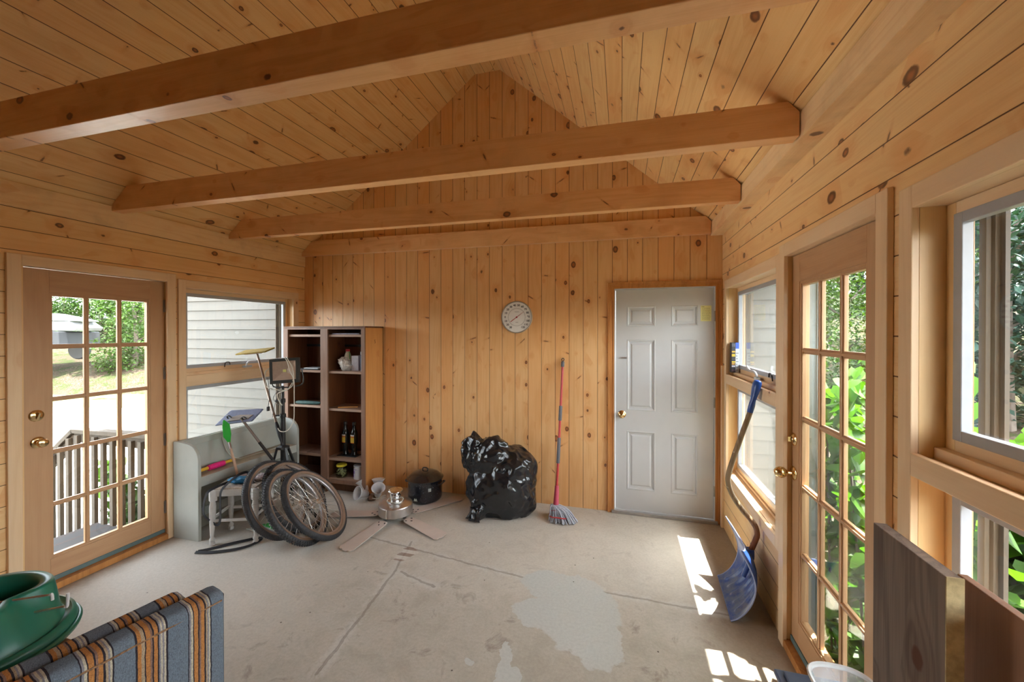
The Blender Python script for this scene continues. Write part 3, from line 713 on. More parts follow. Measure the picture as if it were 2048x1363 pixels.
mb = MB(); mb.grid(lambda u, v: (4.51+u*34, -16+v*56, hgt(4.511+u*34, -16+v*56)), 60, 80)
struct(mb.build('ground', M['ground'], smooth=True, ang=180), 'leaf-littered ground outside the right windows')
# drive and verge strips, following the ground
def strip(d0, d1, dz, nm, mat, lab):
    mb = MB(); fw = Vector((-0.265, 0.964, 0)); rt = Vector((0.964, 0.265, 0)); o0 = Vector((3.53, -3.8, 0))
    def f(u, v):
        d = d0+(d1-d0)*u + (mnoise.noise(Vector((v*30, u*2, 5.0)))*0.30 if u > 0 else 0)
        p = o0 + fw*d + rt*(-34+30.5*v); p.x = min(p.x, -1.9 if u < 0.5 else -0.2)
        return (p.x, p.y, hgt(p.x, p.y)+dz)
    mb.grid(f, 12, 70); struct(mb.build(nm, mat, solid=0.01), lab)
strip(3.0, 13.3, 0.02, 'driveway', M['driveway'], 'pale sunlit driveway beyond the left door')
strip(13.2, 14.6, 0.03, 'lawn', M['grass'], 'sunlit grass verge beyond the driveway')

# clapboarded house wall running out on both sides of the room
def clapboard(name, x0, x1, lab, holes=()):
    mb = MB(); z = -0.9; k = 0.118
    while z < 4.4:
        b = len(mb.v)
        mb.v += [Vector(p) for p in ((x0, -0.004, z), (x1, -0.004, z), (x1, -0.022, z), (x0, -0.022, z), (x0, -0.004, z+k), (x1, -0.004, z+k), (x1, -0.008, z+k), (x0, -0.008, z+k))]
        for f in ((0,3,2,1),(4,5,6,7),(3,7,6,2),(0,4,7,3),(1,2,6,5),(0,1,5,4)): mb.addf([b+i for i in f])
        z += k
    mb.box(x0, -0.004, -0.95, x1, 0.12, 4.45)
    struct(mb.build(name, M['siding']), lab)
clapboard('wall_outside_left', -2.05, -0.131, 'cream clapboard house wall seen through the left window')
clapboard('wall_outside_right', W+0.131, 4.86, 'cream clapboard house wall seen through the narrow right window')
struct(MB().box(-2.11, -0.035, -0.95, -2.02, 0.12, 4.45).build('trim_4', M['white']))
struct(MB().box(4.86, -0.04, -0.95, 5.06, 0.12, 4.45).build('trim_5', plain('pale_corner_board', (0.095, 0.115, 0.12), 0.5)))

# deck with railing outside the left door
dk = thing('deck', (-0.65, -1.9, -0.95), 'small grey weathered wooden deck outside the left glazed door', 'deck')
MB().box(-1.10, -3.0, -0.12, -0.155, -1.30, -0.08).build('deck_boards', M['deckwood'], dk)
for (px, py) in ((-1.05, -1.36), (-0.25, -1.36), (-1.05, -2.9), (-0.25, -2.9)): MB().box(px-0.04, py-0.04, -0.95, px+0.04, py+0.04, -0.12).build('post', M['railwood'], dk)
for i in range(1, 4):
    MB().box(-1.10-0.27*i, -2.6, -0.12-0.19*i, -1.10-0.27*(i-1)+0.01, -1.30, -0.08-0.19*i).build('step', M['deckwood'], dk, bevel=0.003)
rl = thing('deck_railing', (-0.8, -1.26, -0.12), 'weathered wooden picket railing descending the steps beyond the left glazed door', 'railing')
yr = -1.265
MB().bar((-0.16, yr, 0.755), (-1.44, yr, 0.735), 0.09, 0.038).build('top_rail', M['railwood'], rl, bevel=0.003)
MB().box(-1.44, yr-0.02, 0.63, -0.16, yr+0.018, 0.725).build('side_rail', M['railwood'], rl, bevel=0.003)
MB().bar((-1.43, yr, 0.74), (-2.7, yr, -0.20), 0.09, 0.038).build('stair_rail', M['railwood'], rl, bevel=0.003)
MB().bar((-1.43, yr, 0.66), (-2.7, yr, -0.28), 0.035, 0.095).build('stair_side_rail', M['railwood'], rl, bevel=0.003)
MB().box(-0.20, yr-0.045, -0.35, -0.16, yr-0.01, 0.72).build('post', M['railwood'], rl)
x = -0.30
while x > -2.65:
    zt = 0.70 if x > -1.43 else 0.70 + (x+1.43)*0.74
    zb = -0.14 if x > -1.12 else -0.14+(x+1.12)*0.70
    MB().box(x-0.020, yr-0.050, zb, x+0.020, yr-0.021, zt).build('picket', M['railwood'], rl)
    x -= 0.118

# ---- foliage
def leaves(mb, c, rad, n, size, rng, shell=0.55, droop=0.0, heart=False):
    for i in range(n):
        while True:
            p = Vector((rng.uniform(-1, 1), rng.uniform(-1, 1), rng.uniform(-1, 1)))
            if p.length <= 1: break
        l = p.length or 1e-3; p = p/l*(shell + (1-shell)*l) if rng.random() < 0.8 else p
        p = Vector((c[0]+p.x*rad[0], c[1]+p.y*rad[1], c[2]+p.z*rad[2]))
        s = size*rng.uniform(0.6, 1.25)
        d = Vector((rng.uniform(-1, 1), rng.uniform(-1, 1), rng.uniform(-1, 0.3)-droop)).normalized(); a, b_ = frame(d)
        a = (a + b_*rng.uniform(-0.8, 0.8)).normalized(); nn = d.cross(a)
        b = len(mb.v)
        if heart:
            for (u, v, w) in ((0, 0, 0), (-0.15, 0.42, 0.08), (0.15, 0.58, 0.10), (0.55, 0.40, 0.03), (1.0, 0.0, -0.12), (0.55, -0.40, 0.03), (0.15, -0.58, 0.10), (-0.15, -0.42, 0.08)):
                mb.v.append(p + d*(u*s) + a*(v*s) + nn*(w*s))
            for f in ((0,1,2,3),(0,3,4),(0,4,5),(0,5,6,7)): mb.addf([b+k for k in f])
        else:
            for (u, v, w) in ((0, 0, 0), (0.5, 0.28, 0.08), (1, 0, 0), (0.5, -0.28, 0.08)): mb.v.append(p + d*(u*s) + a*(v*s) + nn*(w*s))
            mb.addf((b, b+1, b+2)); mb.addf((b, b+2, b+3))
def tree(name, loc, h, rad, seed, mat, n, size, label, cat='tree', trunk=0.12, group=None, low=0.25):
    rng = random.Random(seed); t = thing(name, loc, label, cat, group); L = Vector(loc)
    mb = MB(); pts = [L+Vector((0, 0, -0.3)), L+Vector((rng.uniform(-.15, .15), 0, h*0.3)), L+Vector((rng.uniform(-.2, .2), rng.uniform(-.2, .2), h*0.85))]
    mb.tube(smoothpath(pts, 5), [trunk*(1-i/14) for i in range(11)], 8)
    blobs = []
    for k in range(9):
        a = rng.uniform(0, 2*PI); rr = rng.uniform(0.2, 0.62)*rad; z = h*rng.uniform(low, 0.93)
        q = L+Vector((math.cos(a)*rr, math.sin(a)*rr, z)); blobs.append(q)
        mb.tube([L+Vector((0, 0, z*0.75)), q], [trunk*0.35, trunk*0.12], 5)
    mb.build('trunk', M['bark'], t, smooth=True)
    fb = MB()
    for q in blobs: leaves(fb, q, (rad*0.55, rad*0.55, h*0.17), n//9, size, rng)
    o = fb.build('foliage', mat, t); return t
def clone(t, loc, label, rot=0.0, sc=1.0, group=None):
    r = t.copy(); COL.objects.link(r); r.location = loc; r.rotation_euler = (0, 0, rot); r.scale = (sc, sc, sc); r['label'] = label; WORLD[r.name] = Vector(loc)
    if group: r['group'] = group
    for ch in list(t.children):
        c = ch.copy(); COL.objects.link(c); c.parent = r
        for g in ch.children: e = g.copy(); COL.objects.link(e); e.parent = c
    return r
gp = lambda x, y: (x, y, hgt(x, y)-0.05)
T1 = tree('tree', at(205, 21.5), 4.6, 2.2, 1, M['leaf_mid'], 6500, 0.17, 'bushy green tree up the bank, centre of the left door panes', low=0.08)
T2 = tree('tree', at(268, 17.0), 4.4, 1.5, 2, M['leaf_mid'], 5200, 0.15, 'green tree seen through the right-hand panes of the left door', low=0.02)
T3 = tree('tree', at(95, 27.0), 8.5, 3.2, 3, M['leaf_dark'], 6500, 0.26, 'tall dark tree up the wooded bank behind the parked truck', low=0.05)
for (px, dep, r, s, src, lab) in ((225, 33.0, 1.0, 1.0, T3, 'tall dark tree at the back of the left wood, behind the bushy tree'), (350, 27.0, 3.1, 0.9, T3, 'tall dark tree at the back of the left wood, far right'),
                          (290, 21.5, 0.7, 1.1, T2, 'dense tree standing behind the right-hand tree of the left bank'), (130, 21.5, 2.0, 0.7, T1, 'bushy tree directly behind the parked truck'),
                          (-30, 22.0, 4.0, 1.0, T1, 'bushy tree on the left bank, left of the parked truck'), (330, 42.0, 5.0, 1.5, T3, 'farthest dark tree of the left wood, right')):
    clone(src, at(px, dep), lab, r, s)
R1 = tree('tree', at(1690, 12.5), 5.5, 2.2, 11, M['leaf_mid'], 6500, 0.15, 'leafy green tree seen through the upper panes of the right door', low=0.05)
R2 = tree('tree', at(2010, 9.0), 6.5, 2.2, 12, M['leaf_dark'], 7800, 0.22, 'dark dense evergreen outside the large right window', low=0.0, trunk=0.2)
for (px, dep, r, s, src, lab) in ((1860, 14.5, 3.3, 1.15, R1, 'green tree between the right door and the large window, farther back'), (1640, 19.5, 1.2, 1.2, R1, 'green tree deep in the right wood by the house wall'),
                          (1720, 27.0, 2.4, 1.4, R2, 'tall dark evergreen deep in the right wood, centre'), (2120, 14.0, 4.4, 1.2, R2, 'dark evergreen farther back beyond the large right window'),
                          (2330, 9.5, 5.1, 1.05, R2, 'dark evergreen at the far right beyond the large window'), (1960, 22.0, 0.4, 1.2, R2, 'tall dark evergreen deep in the right wood, right')):
    clone(src, at(px, dep), lab, r, s)

def leafy(name, loc, ext, n, size, seed, label, stems=9, cat='shrub', mat='leaf_bright', top=None):
    rng = random.Random(seed); t = thing(name, loc, label, cat); L = Vector(loc)
    mb = MB(); fb = MB()
    for i in range(stems):
        bx, by = rng.uniform(-0.7, 0.7)*ext[0], rng.uniform(-0.8, 0.8)*ext[1]
        hx = rng.uniform(0.6, 1.0)*ext[2]
        pts = [L+Vector((bx*0.7, by*0.7, -0.05)), L+Vector((bx, by, hx*0.5)), L+Vector((bx+rng.uniform(-.1, .1), by+rng.uniform(-.15, .15), hx))]
        sp = smoothpath(pts, 6); mb.tube(sp, 0.006, 5)
        for p in sp[2:]: leaves(fb, p, (ext[0]*0.35, ext[1]*0.28, ext[2]*0.09), n//(stems*11), size, rng, shell=0.2, heart=True, droop=0.2)
    mb.build('stem', M['bark'], t, smooth=True); fb.build('foliage', M[mat], t); return t
V1 = leafy('leafy_vine', (5.10, -1.75, -0.55), (0.16, 0.34, 1.90), 1300, 0.10, 21, 'big-leaved green vine shrub just outside the right glazed door')
V2 = leafy('leafy_vine', (5.60, -1.15, -0.55), (0.20, 0.38, 1.75), 1100, 0.11, 22, 'big-leaved green vine shrub outside, a step behind the one at the right door')
V3 = leafy('leafy_vine', (5.40, -2.50, -0.55), (0.30, 0.42, 2.15), 1500, 0.12, 23, 'sunlit big-leaved vine filling the lower half of the large right window')
V4 = leafy('leafy_vine', (6.45, -0.95, -0.55), (0.45, 0.5, 1.65), 1300, 0.11, 24, 'big-leaved green vine by the clapboard wall beyond the right door')
V5 = leafy('leafy_vine', (4.72, -1.22, -0.55), (0.11, 0.17, 2.1), 520, 0.085, 25, 'thin climbing vine close to the wall beside the narrow right window', stems=7)
V6 = leafy('leafy_vine', (4.665, -1.80, -0.55), (0.060, 0.33, 2.12), 1000, 0.09, 27, 'climbing vine pressed close to the lower panes of the right glazed door', stems=8)
S1 = leafy('leafy_plant', (-1.35, -0.80, -0.95), (0.75, 0.28, 1.25), 1100, 0.09, 26, 'low green plants behind the deck railing', stems=8, mat='leaf_mid')

# parked pickup truck beyond the drive, rear end showing at the left of the left door
def truck():
    o = Vector(at(131, 16.5)); o.z = 0.50
    t = thing('pickup_truck', tuple(o), 'dark parked pickup truck with white and red load, seen through the top left door panes', 'truck')
    fx = Vector((0.93, 0.36, 0)).normalized(); fy = Vector((-fx.y, fx.x, 0)); Mx = basis(o, fx, fy, (0, 0, 1))   # fx points to the truck's rear (right in view)
    body = plain('truck_paint', (0.010, 0.011, 0.014), 0.5, var=0.02)
    prof = [(-4.6, 0.55), (-4.6, 1.05), (-3.4, 1.18), (-2.9, 1.75), (-1.5, 1.78), (-1.3, 1.22), (0.55, 1.20), (0.6, 0.55), (0.25, 0.5), (0.1, 0.85), (-0.2, 0.98), (-0.55, 0.85), (-0.7, 0.5), (-3.2, 0.45), (-3.3, 0.8), (-3.6, 0.95), (-3.9, 0.8), (-4.05, 0.5)]
    Bm = Mx @ basis((0, 0, 0), (1, 0, 0), (0, 0, 1), (0, -1, 0))
    MB().prism(prof, Bm, -0.9, 0.9).build('body', body, t, bevel=0.04)
    MB().prism([(-2.85, 1.25), (-2.75, 1.66), (-1.62, 1.68), (-1.5, 1.25)], Bm, -0.91, 0.91).build('side_window', plain('truck_glass', (0.10, 0.13, 0.15), 0.1), t)
    MB().bar(Mx @ Vector((0.62, -0.85, 0.62)), Mx @ Vector((0.62, 0.85, 0.62)), 0.1, 0.14).build('bumper', M['steel'], t)
    for wx in (-0.22, -3.6):
        for sy in (-0.86, 0.86):
            w = MB().lathe([(0.24, -0.11), (0.36, -0.12), (0.40, -0.07), (0.40, 0.07), (0.36, 0.12), (0.24, 0.11)], axis_m(Mx @ Vector((wx, sy, 0.40)), fy, (0, 0, 1)), 28).build('wheel', M['rubber'], t, smooth=True)
            mb = MB()
            for k in range(6):
                a = k*PI/3; mb.bar(Mx @ Vector((wx, sy-0.115*(1 if sy < 0 else -1), 0.40)), Mx @ Vector((wx+0.23*math.cos(a), sy-0.115*(1 if sy < 0 else -1), 0.40+0.23*math.sin(a))), 0.05, 0.03)
            mb.lathe([(0.25, -0.1), (0.25, 0.1)], axis_m(Mx @ Vector((wx, sy, 0.40)), fy), 24)
            mb.build('rim', M['steel'], w)
    b = thing('storage_box', tuple(Mx @ Vector((0.0, 0, 1.22))), 'white box load on the bed of the parked truck', 'box')
    MB().prism([(-0.95, 1.23), (-0.9, 1.62), (0.62, 1.60), (0.95, 1.36), (0.85, 1.23)], Bm, -0.6, 0.6).build('shell', plain('white_gelcoat', (0.30, 0.31, 0.32), 0.3), b, bevel=0.02)
    MB().prism([(-0.95, 1.66), (-0.5, 1.95), (0.7, 1.70), (0.9, 1.62)], Bm, -0.5, 0.5).build('lid', plain('white_gelcoat_lid', (0.35, 0.36, 0.37), 0.3), b, bevel=0.02)
    c = MB().tube([Mx @ Vector((-0.7, -0.95, 1.26)), Mx @ Vector((-0.45, -0.97, 1.42)), Mx @ Vector((-0.1, -0.95, 1.28)), Mx @ Vector((0.15, -0.96, 1.30))], 0.07, 8).build('strap', plain('red_strap', (0.45, 0.03, 0.04), 0.6), smooth=True)
    tag(c, 'red strap hanging over the side of the parked truck', 'strap')
truck()
# ---------------------------------------------------------------- object materials
M['greypaint'] = plain('grey_painted_wood', (0.40, 0.41, 0.37), 0.55, var=0.06, scale=5)
M['greyseat'] = plain('worn_grey_seat', (0.36, 0.29, 0.21), 0.6, var=0.25, scale=7)
M['stoolpaint'] = plain('chipped_white_paint', (0.58, 0.56, 0.53), 0.5, var=0.08, scale=20)
M['cream_cable'] = plain('cream_cable', (0.62, 0.60, 0.52), 0.5)
M['blackstrap'] = plain('black_webbing', (0.015, 0.015, 0.018), 0.75, var=0.2, scale=200)
M['gum'] = plain('tan_sidewall', (0.22, 0.145, 0.10), 0.6, var=0.1)
M['rimalu'] = plain('wheel_rim_metal', (0.42, 0.41, 0.42), 0.35, 0.8)
M['blade'] = plain('fan_blade_laminate', (0.56, 0.47, 0.41), 0.5, var=0.05, scale=9)
M['frost'] = plain('frosted_glass_shade', (0.74, 0.72, 0.72), 0.35, var=0.04)
M['frost'].node_tree.nodes['Principled BSDF'].inputs['Transmission Weight'].default_value = 0.25
Z = Vector((0, 0, 1))

# ---------------------------------------------------------------- grey bench
def bench():
    t = thing('bench', (0.18, -0.9, 0), 'grey painted wooden pew bench standing under the left window', 'bench')
    def endp(y0, y1):
        r = 0.13; pts = [(0.032, 0.0), (0.298, 0.0), (0.298, 0.765-r)]
        for k in range(1, 9):
            a = k*PI/16; pts.append((0.298-r+r*math.cos(a), 0.765-r+r*math.sin(a)))
        pts += [(0.10, 0.775), (0.032, 0.775)]
        MB().prism(pts, XZ, -y1, -y0).build('end_panel', M['greypaint'], t, bevel=0.003)
    endp(-1.425, -1.400); endp(-0.425, -0.400)
    mb = MB(); b = len(mb.v)
    for y in (-1.399, -0.426):
        for (x, z) in ((0.045, 0.775), (0.063, 0.775), (0.118, 0.50), (0.098, 0.50)): mb.v.append(Vector((x, y, z)))
    for f in ((0,1,2,3),(4,7,6,5),(0,4,5,1),(1,5,6,2),(2,6,7,3),(3,7,4,0)): mb.addf([b+i for i in f])
    bk = mb.build('backrest', M['greypaint'], t, bevel=0.002)
    MB().bar((0.072, -1.399, 0.745), (0.072, -0.426, 0.745), 0.018, 0.05).build('backrest_rail', M['greypaint'], bk, bevel=0.002)
    MB().box(0.075, -1.399, 0.482, 0.290, -0.426, 0.502).build('seat', M['greyseat'], t, bevel=0.002)
    MB().box(0.268, -1.399, 0.425, 0.292, -0.426, 0.500).build('apron', M['greypaint'], t, bevel=0.002)
    MB().box(0.06, -1.399, 0.0, 0.078, -0.426, 0.482).build('back_board', plain('dull_grey_board', (0.25, 0.245, 0.20), 0.7), t)
    MB().box(0.078, -1.399, 0.10, 0.098, -0.426, 0.17).build('stretcher', M['greypaint'], t, bevel=0.002)
bench()

# ---------------------------------------------------------------- bookcase
def bookcase():
    t = thing('bookcase', (0.54, -0.17, 0), 'tall dark brown wooden bookcase with two columns of shelves against the back wall', 'bookcase')
    W_, F_, B_ = M['shelfwood'], M['shelfface'], M['shelfboard']
    y0, y1 = -0.338, -0.012
    for a, b in ((1.018, 1.038), (0.037, 0.057), (0.545, 0.565)):
        MB().box(a, y0+0.018, 0, b, y1, 1.705).build('side_panel' if a != 0.545 else 'divider', pine('varnished_pine_side', 'z', 'y', 0, (0.62, 0.30, 0.095), (0.48, 0.20, 0.055), groove=False, seed=51, knots=0.10, tint=0) if a == 1.018 else W_, t, bevel=0.001)
    MB().box(0.037, y1-0.008, 0.1, 1.038, y1, 1.705).build('back_panel', W_, t)
    MB().box(0.030, y0+0.005, 1.705, 1.045, y1, 1.722).build('top', W_, t, bevel=0.002)
    for a, b in ((0.035, 0.093), (0.510, 0.597), (0.998, 1.041)):
        MB().box(a, y0, 0.10 if a == 0.510 else 0.0, b, y0+0.019, 1.704).build('stile', F_, t, bevel=0.0015)
    for a, b in ((0.093, 0.510), (0.597, 0.998)): MB().box(a, y0, 1.690, b, y0+0.019, 1.704).build('top_rail', F_, t)
    MB().box(0.093, y0, 0.105, 0.998, y0+0.019, 0.142).build('bottom_rail', F_, t, bevel=0.0015)
    for zt in ((1.637, 1.262, 0.892, 0.385), (1.637, 1.258, 0.872, 0.358)):
        left = zt[3] == 0.385
        a, b = (0.058, 0.544) if left else (0.566, 1.017)
        for z in zt: MB().box(a, y0+0.021, z-0.024, b, y1-0.01, z).build('shelf', B_, t, bevel=0.001)
        MB().box(a, y0+0.021, 0.120, b, y1-0.01, 0.152).build('shelf', B_, t, bevel=0.001)
    MB().box(0.06, -0.25, 0.0, 1.016, -0.238, 0.105).build('toe_board', W_, t)
    for x0 in (0.06, 0.568): MB().box(x0, y1-0.02, 1.50, x0+0.30, y1-0.009, 1.525).build('cleat', M['black'], t)
    MB().tube([(1.0385, -0.16, 1.585), (1.040, -0.165, 1.57), (1.0395, -0.155, 1.555), (1.040, -0.165, 1.545)], 0.002, 5).build('pull_mark', M['black'], t)
bookcase()
def can(name, loc, r, h, mat, lid, label, cat, lab=None, group=None):
    t = thing(name, loc, label, cat, group)
    Mx = Matrix.Translation(Vector(loc))
    MB().lathe([(0, 0), (r, 0), (r, 0.004), (r*0.985, 0.01), (r*0.985, h-0.006), (r, h-0.002), (r, h), (0, h)], Mx, 28).build('body', mat, t, smooth=True)
    return t
# bottles
def bottle(x, y, label):
    L = Vector((x, y, 0.3585)); t = thing('bottle', tuple(L), label, 'bottle', 'black bottles on the bookcase shelf')
    g = plain('black_bottle_glass', (0.008, 0.008, 0.008), 0.12) if 'bottleglass' not in M else M['bottleglass']; M['bottleglass'] = g
    MB().lathe([(0, 0), (0.030, 0), (0.034, 0.006), (0.026, 0.03), (0.024, 0.10), (0.034, 0.125), (0.035, 0.22), (0.030, 0.245), (0.017, 0.275), (0.015, 0.32)], Matrix.Translation(L), 24).build('body', g, t, smooth=True)
    MB().lathe([(0.018, 0.315), (0.018, 0.345), (0, 0.347)], Matrix.Translation(L), 16).build('cap', M['black'], t, smooth=True)
    m = MB()
    def f(u, v):
        a = -PI/2-0.25-0.85+1.7*u; return L+Vector((0.0358*math.cos(a), 0.0358*math.sin(a), 0.13+0.088*v))
    m.grid(f, 12, 1); lb = m.build('label', M['bottlelabel'], t, smooth=True, ang=180)
def bl():
    n = NT('yellow_printed_label', 0.5); x, y, z = n.xyz()
    c = n.mix(n.math('GREATER_THAN', z, 0.204), (0.75, 0.50, 0.05), (0.70, 0.70, 0.75))
    c = n.mix(n.math('LESS_THAN', n.math('ABSOLUTE', n.sub(z, 0.194)), 0.006), c, (0.62, 0.12, 0.02))
    c = n.mix(n.mul(n.step(n.noise(n.vec(n.mul(x, 400), n.mul(y, 400), n.mul(z, 260)), 1.0, 1.0), 0.5, 0.6), 0.6), c, (0.35, 0.20, 0.05))
    c = n.mix(n.math('LESS_THAN', z, 0.136), c, (0.65, 0.12, 0.02)); n.color(c); return n.m
M['bottlelabel'] = bl()
bottle(0.693, -0.185, 'left one of two tall black bottles with yellow labels on the bookcase shelf')
bottle(0.800, -0.185, 'right one of two tall black bottles with yellow labels on the bookcase shelf')
tag(MB().box(0.63, -0.245, 0.3585, 0.86, -0.14, 0.3645).build('tray', M['black'], bevel=0.002) , 'thin black tray under the two black bottles', 'tray')
for o in COL.objects:
    if o.name.startswith('bottle') and o.type == 'EMPTY': o.location.z += 0.006
# jar with yellow lid
L = Vector((0.70, -0.255, 0.1525)); t = thing('jar', tuple(L), 'glass jar of small shells with a yellow lid on the bottom shelf of the bookcase', 'jar')
MB().lathe([(0, 0), (0.050, 0), (0.056, 0.008), (0.056, 0.085), (0.044, 0.105), (0.042, 0.115)], Matrix.Translation(L), 28).build('glass', glass('jar_glass', (0.75, 0.80, 0.75)), t, smooth=True)
MB().lathe([(0.046, 0.108), (0.052, 0.111), (0.052, 0.126), (0.048, 0.130), (0, 0.131)], Matrix.Translation(L), 28).build('lid', plain('yellow_lid', (0.75, 0.60, 0.04), 0.35), t, smooth=True)
rng = random.Random(8); mb = MB()
for i in range(60):
    a, rr, z = rng.uniform(0, 2*PI), rng.uniform(0.005, 0.044), rng.uniform(0.008, 0.075)
    p = L+Vector((rr*math.cos(a), rr*math.sin(a), z)); d = Vector((rng.uniform(-1, 1), rng.uniform(-1, 1), rng.uniform(-.5, .5))).normalized()*0.013
    mb.tube([p-d, p, p+d], [0.003, 0.006, 0.002], 6)
mb.build('contents', plain('pale_shells', (0.50, 0.46, 0.22), 0.5, var=0.4, scale=60), t, smooth=True)
# white and purple can
L = Vector((0.915, -0.235, 0.1525)); t = can('paint_can', tuple(L), 0.068, 0.135, plain('white_can', (0.66, 0.64, 0.64), 0.4), None, 'white can with a purple printed label at the right of the bottom bookcase shelf', 'can')
mb = MB()
for (a0, a1, z0, z1) in ((-2.55, -1.95, 0.055, 0.085), (-2.55, -2.1, 0.018, 0.045), (-2.5, -1.5, 0.098, 0.102)):
    mb.grid(lambda u, v: L+Vector((0.0678*math.cos(a0+(a1-a0)*u), 0.0678*math.sin(a0+(a1-a0)*u), z0+(z1-z0)*v)), 8, 1)
mb.build('label', plain('purple_label_ink', (0.22, 0.12, 0.48), 0.5), t, smooth=True, ang=180)
mb = MB().grid(lambda u, v: L+Vector((0.0679*math.cos(-2.5+0.6*u), 0.0679*math.sin(-2.5+0.6*u), 0.118+0.006*v)), 8, 1); mb.build('print', M['black'], t, smooth=True, ang=180)
# plastic bag with a jug, boxes and cartons on the second shelf
def crumple(name, c, r, n, seed, amp, mat, parent, freq=9.0, base=None, sub=4, fn=None):
    bm = bmesh.new(); bmesh.ops.create_icosphere(bm, subdivisions=sub, radius=1.0)
    me = bpy.data.meshes.new(name); off = WORLD[parent.name]
    for v in bm.verts:
        p = v.co.copy(); q = p*freq*0.11*n + Vector((seed, seed*0.7, 0))
        d, pts = mnoise.voronoi(q*1.0)
        e = min(1.0, (d[1]-d[0])*2.2)
        d2, _ = mnoise.voronoi(q*2.3+Vector((5, 1, 2)))
        e2 = min(1.0, (d2[1]-d2[0])*2.0)
        k = 1 + amp*(0.55-e) + amp*0.4*(0.5-e2) + mnoise.noise(q*0.6)*amp*1.2
        w = Vector((p.x*r[0]*k, p.y*r[1]*k, p.z*r[2]*k))
        if fn: w = fn(w, p)
        w = w + Vector(c)
        if base is not None and w.z < base: w.z = base + (w.z-base)*0.02
        v.co = w-off
    bm.to_mesh(me); bm.free(); me.materials.append(mat)
    me.polygons.foreach_set('use_smooth', [True]*len(me.polygons))
    o = bpy.data.objects.new(name, me); COL.objects.link(o); o.parent = parent; WORLD[o.name] = off; return o
L = Vector((0.725, -0.23, 1.2585)); t = thing('plastic_bag', tuple(L), 'crumpled white plastic bag on the second bookcase shelf', 'bag')
crumple('film', L+Vector((0, 0, 0.062)), (0.062, 0.048, 0.075), 8, 3.0, 0.22, plain('white_plastic_film', (0.62, 0.58, 0.53), 0.35), t, base=L.z, fn=lambda w, p: Vector((w.x+(0.018 if w.z < 0 else -0.012*w.z/0.06), w.y, w.z)))
L2 = L+Vector((0.0, 0.045, 0)); t = thing('jug', tuple(L2), 'cream bottle with a red cap poking out of the white plastic bag', 'bottle')
MB().lathe([(0, 0.0), (0.036, 0.0), (0.038, 0.02), (0.038, 0.13), (0.030, 0.165), (0.020, 0.190), (0.018, 0.205)], Matrix.Translation(L2), 20).build('body', plain('cream_plastic', (0.60, 0.55, 0.42), 0.4), t, smooth=True)
MB().lathe([(0.021, 0.200), (0.021, 0.222), (0, 0.224)], Matrix.Translation(L2), 16).build('cap', plain('red_cap', (0.55, 0.02, 0.03), 0.4), t, smooth=True)
MB().tube(smoothpath([L2+Vector((0.030, -0.022, 0.195)), L2+Vector((0.038, -0.022, 0.18)), L2+Vector((0.040, -0.02, 0.12))]), 0.004, 6).build('handle', plain('green_handle', (0.05, 0.30, 0.06), 0.4), t, smooth=True)
def boxy(name, x0, y0, z0, x1, y1, z1, mat, label, cat, bevel=0.002):
    return tag(MB().box(x0, y0, z0, x1, y1, z1).build(name, mat, bevel=bevel), label, cat)
boxy('carton', 0.808, -0.235, 1.2585, 0.892, -0.16, 1.415, plain('grey_carton', (0.42, 0.37, 0.38), 0.6, var=0.12), 'plain grey carton right of the white plastic bag on the bookcase', 'box')
boxy('tin', 0.908, -0.215, 1.2585, 0.955, -0.17, 1.352, plain('red_orange_tin', (0.50, 0.10, 0.04), 0.4, var=0.5, scale=60), 'small red and orange box on the second bookcase shelf', 'box')
t = thing('tall_carton', (0.985, -0.26, 1.2585), 'tall blue and white carton at the right end of the second bookcase shelf', 'carton')
MB().box(0.955, -0.285, 1.2585, 1.010, -0.235, 1.46).build('body', plain('blue_carton', (0.05, 0.25, 0.48), 0.4, var=0.1), t, bevel=0.002)
MB().box(0.954, -0.2862, 1.43, 1.0105, -0.234, 1.4605).build('white_band', M['white'], t); MB().box(0.954, -0.2862, 1.2584, 1.0105, -0.234, 1.275).build('white_band', M['white'], t)
boxy('magazine', 0.20, -0.29, 1.2625, 0.43, -0.12, 1.271, plain('dark_magazine', (0.05, 0.055, 0.07), 0.3), 'dark flat magazine lying on the left second shelf of the bookcase', 'magazine')
boxy('tablet_case', 0.28, -0.315, 1.2720, 0.46, -0.19, 1.286, plain('pale_grey_case', (0.35, 0.38, 0.40), 0.3), 'pale grey flat case lying on the dark magazine in the bookcase', 'case')
t = tag(MB().lathe([(0.015, 0.0), (0.030, 0.0), (0.034, 0.02), (0.030, 0.05), (0.015, 0.06)], Matrix.Translation((0.47, -0.16, 1.2625)), 20).build('roll', M['black'], smooth=True), 'small black roll standing at the back of the left second shelf', 'roll')
boxy('paper_stack', 0.62, -0.30, 1.6375, 0.95, -0.1, 1.651, plain('dull_paper', (0.20, 0.19, 0.26), 0.6, var=0.3), 'loose dark papers on the top right shelf of the bookcase', 'papers')
tag(MB().lathe([(0, -0.02), (0.014, -0.014), (0.02, 0), (0.014, 0.014), (0, 0.02)], Matrix.Translation((0.498, -0.29, 1.6575)), 16).build('ball', M['white'], smooth=True), 'small white ball on the top shelf of the bookcase by the centre post', 'ball')
o = MB().lathe([(0, 0), (0.011, 0.0), (0.019, 0.03), (0.021, 0.10), (0.018, 0.26), (0.010, 0.30), (0, 0.30)], axis_m((0.165, -0.30, 0.914), (1, 0.05, 0.0)), 12).build('umbrella', plain('dark_green_cloth', (0.03, 0.085, 0.08), 0.6, var=0.3), smooth=True)
tag(o, 'rolled dark green umbrella lying on the left third shelf of the bookcase', 'umbrella')
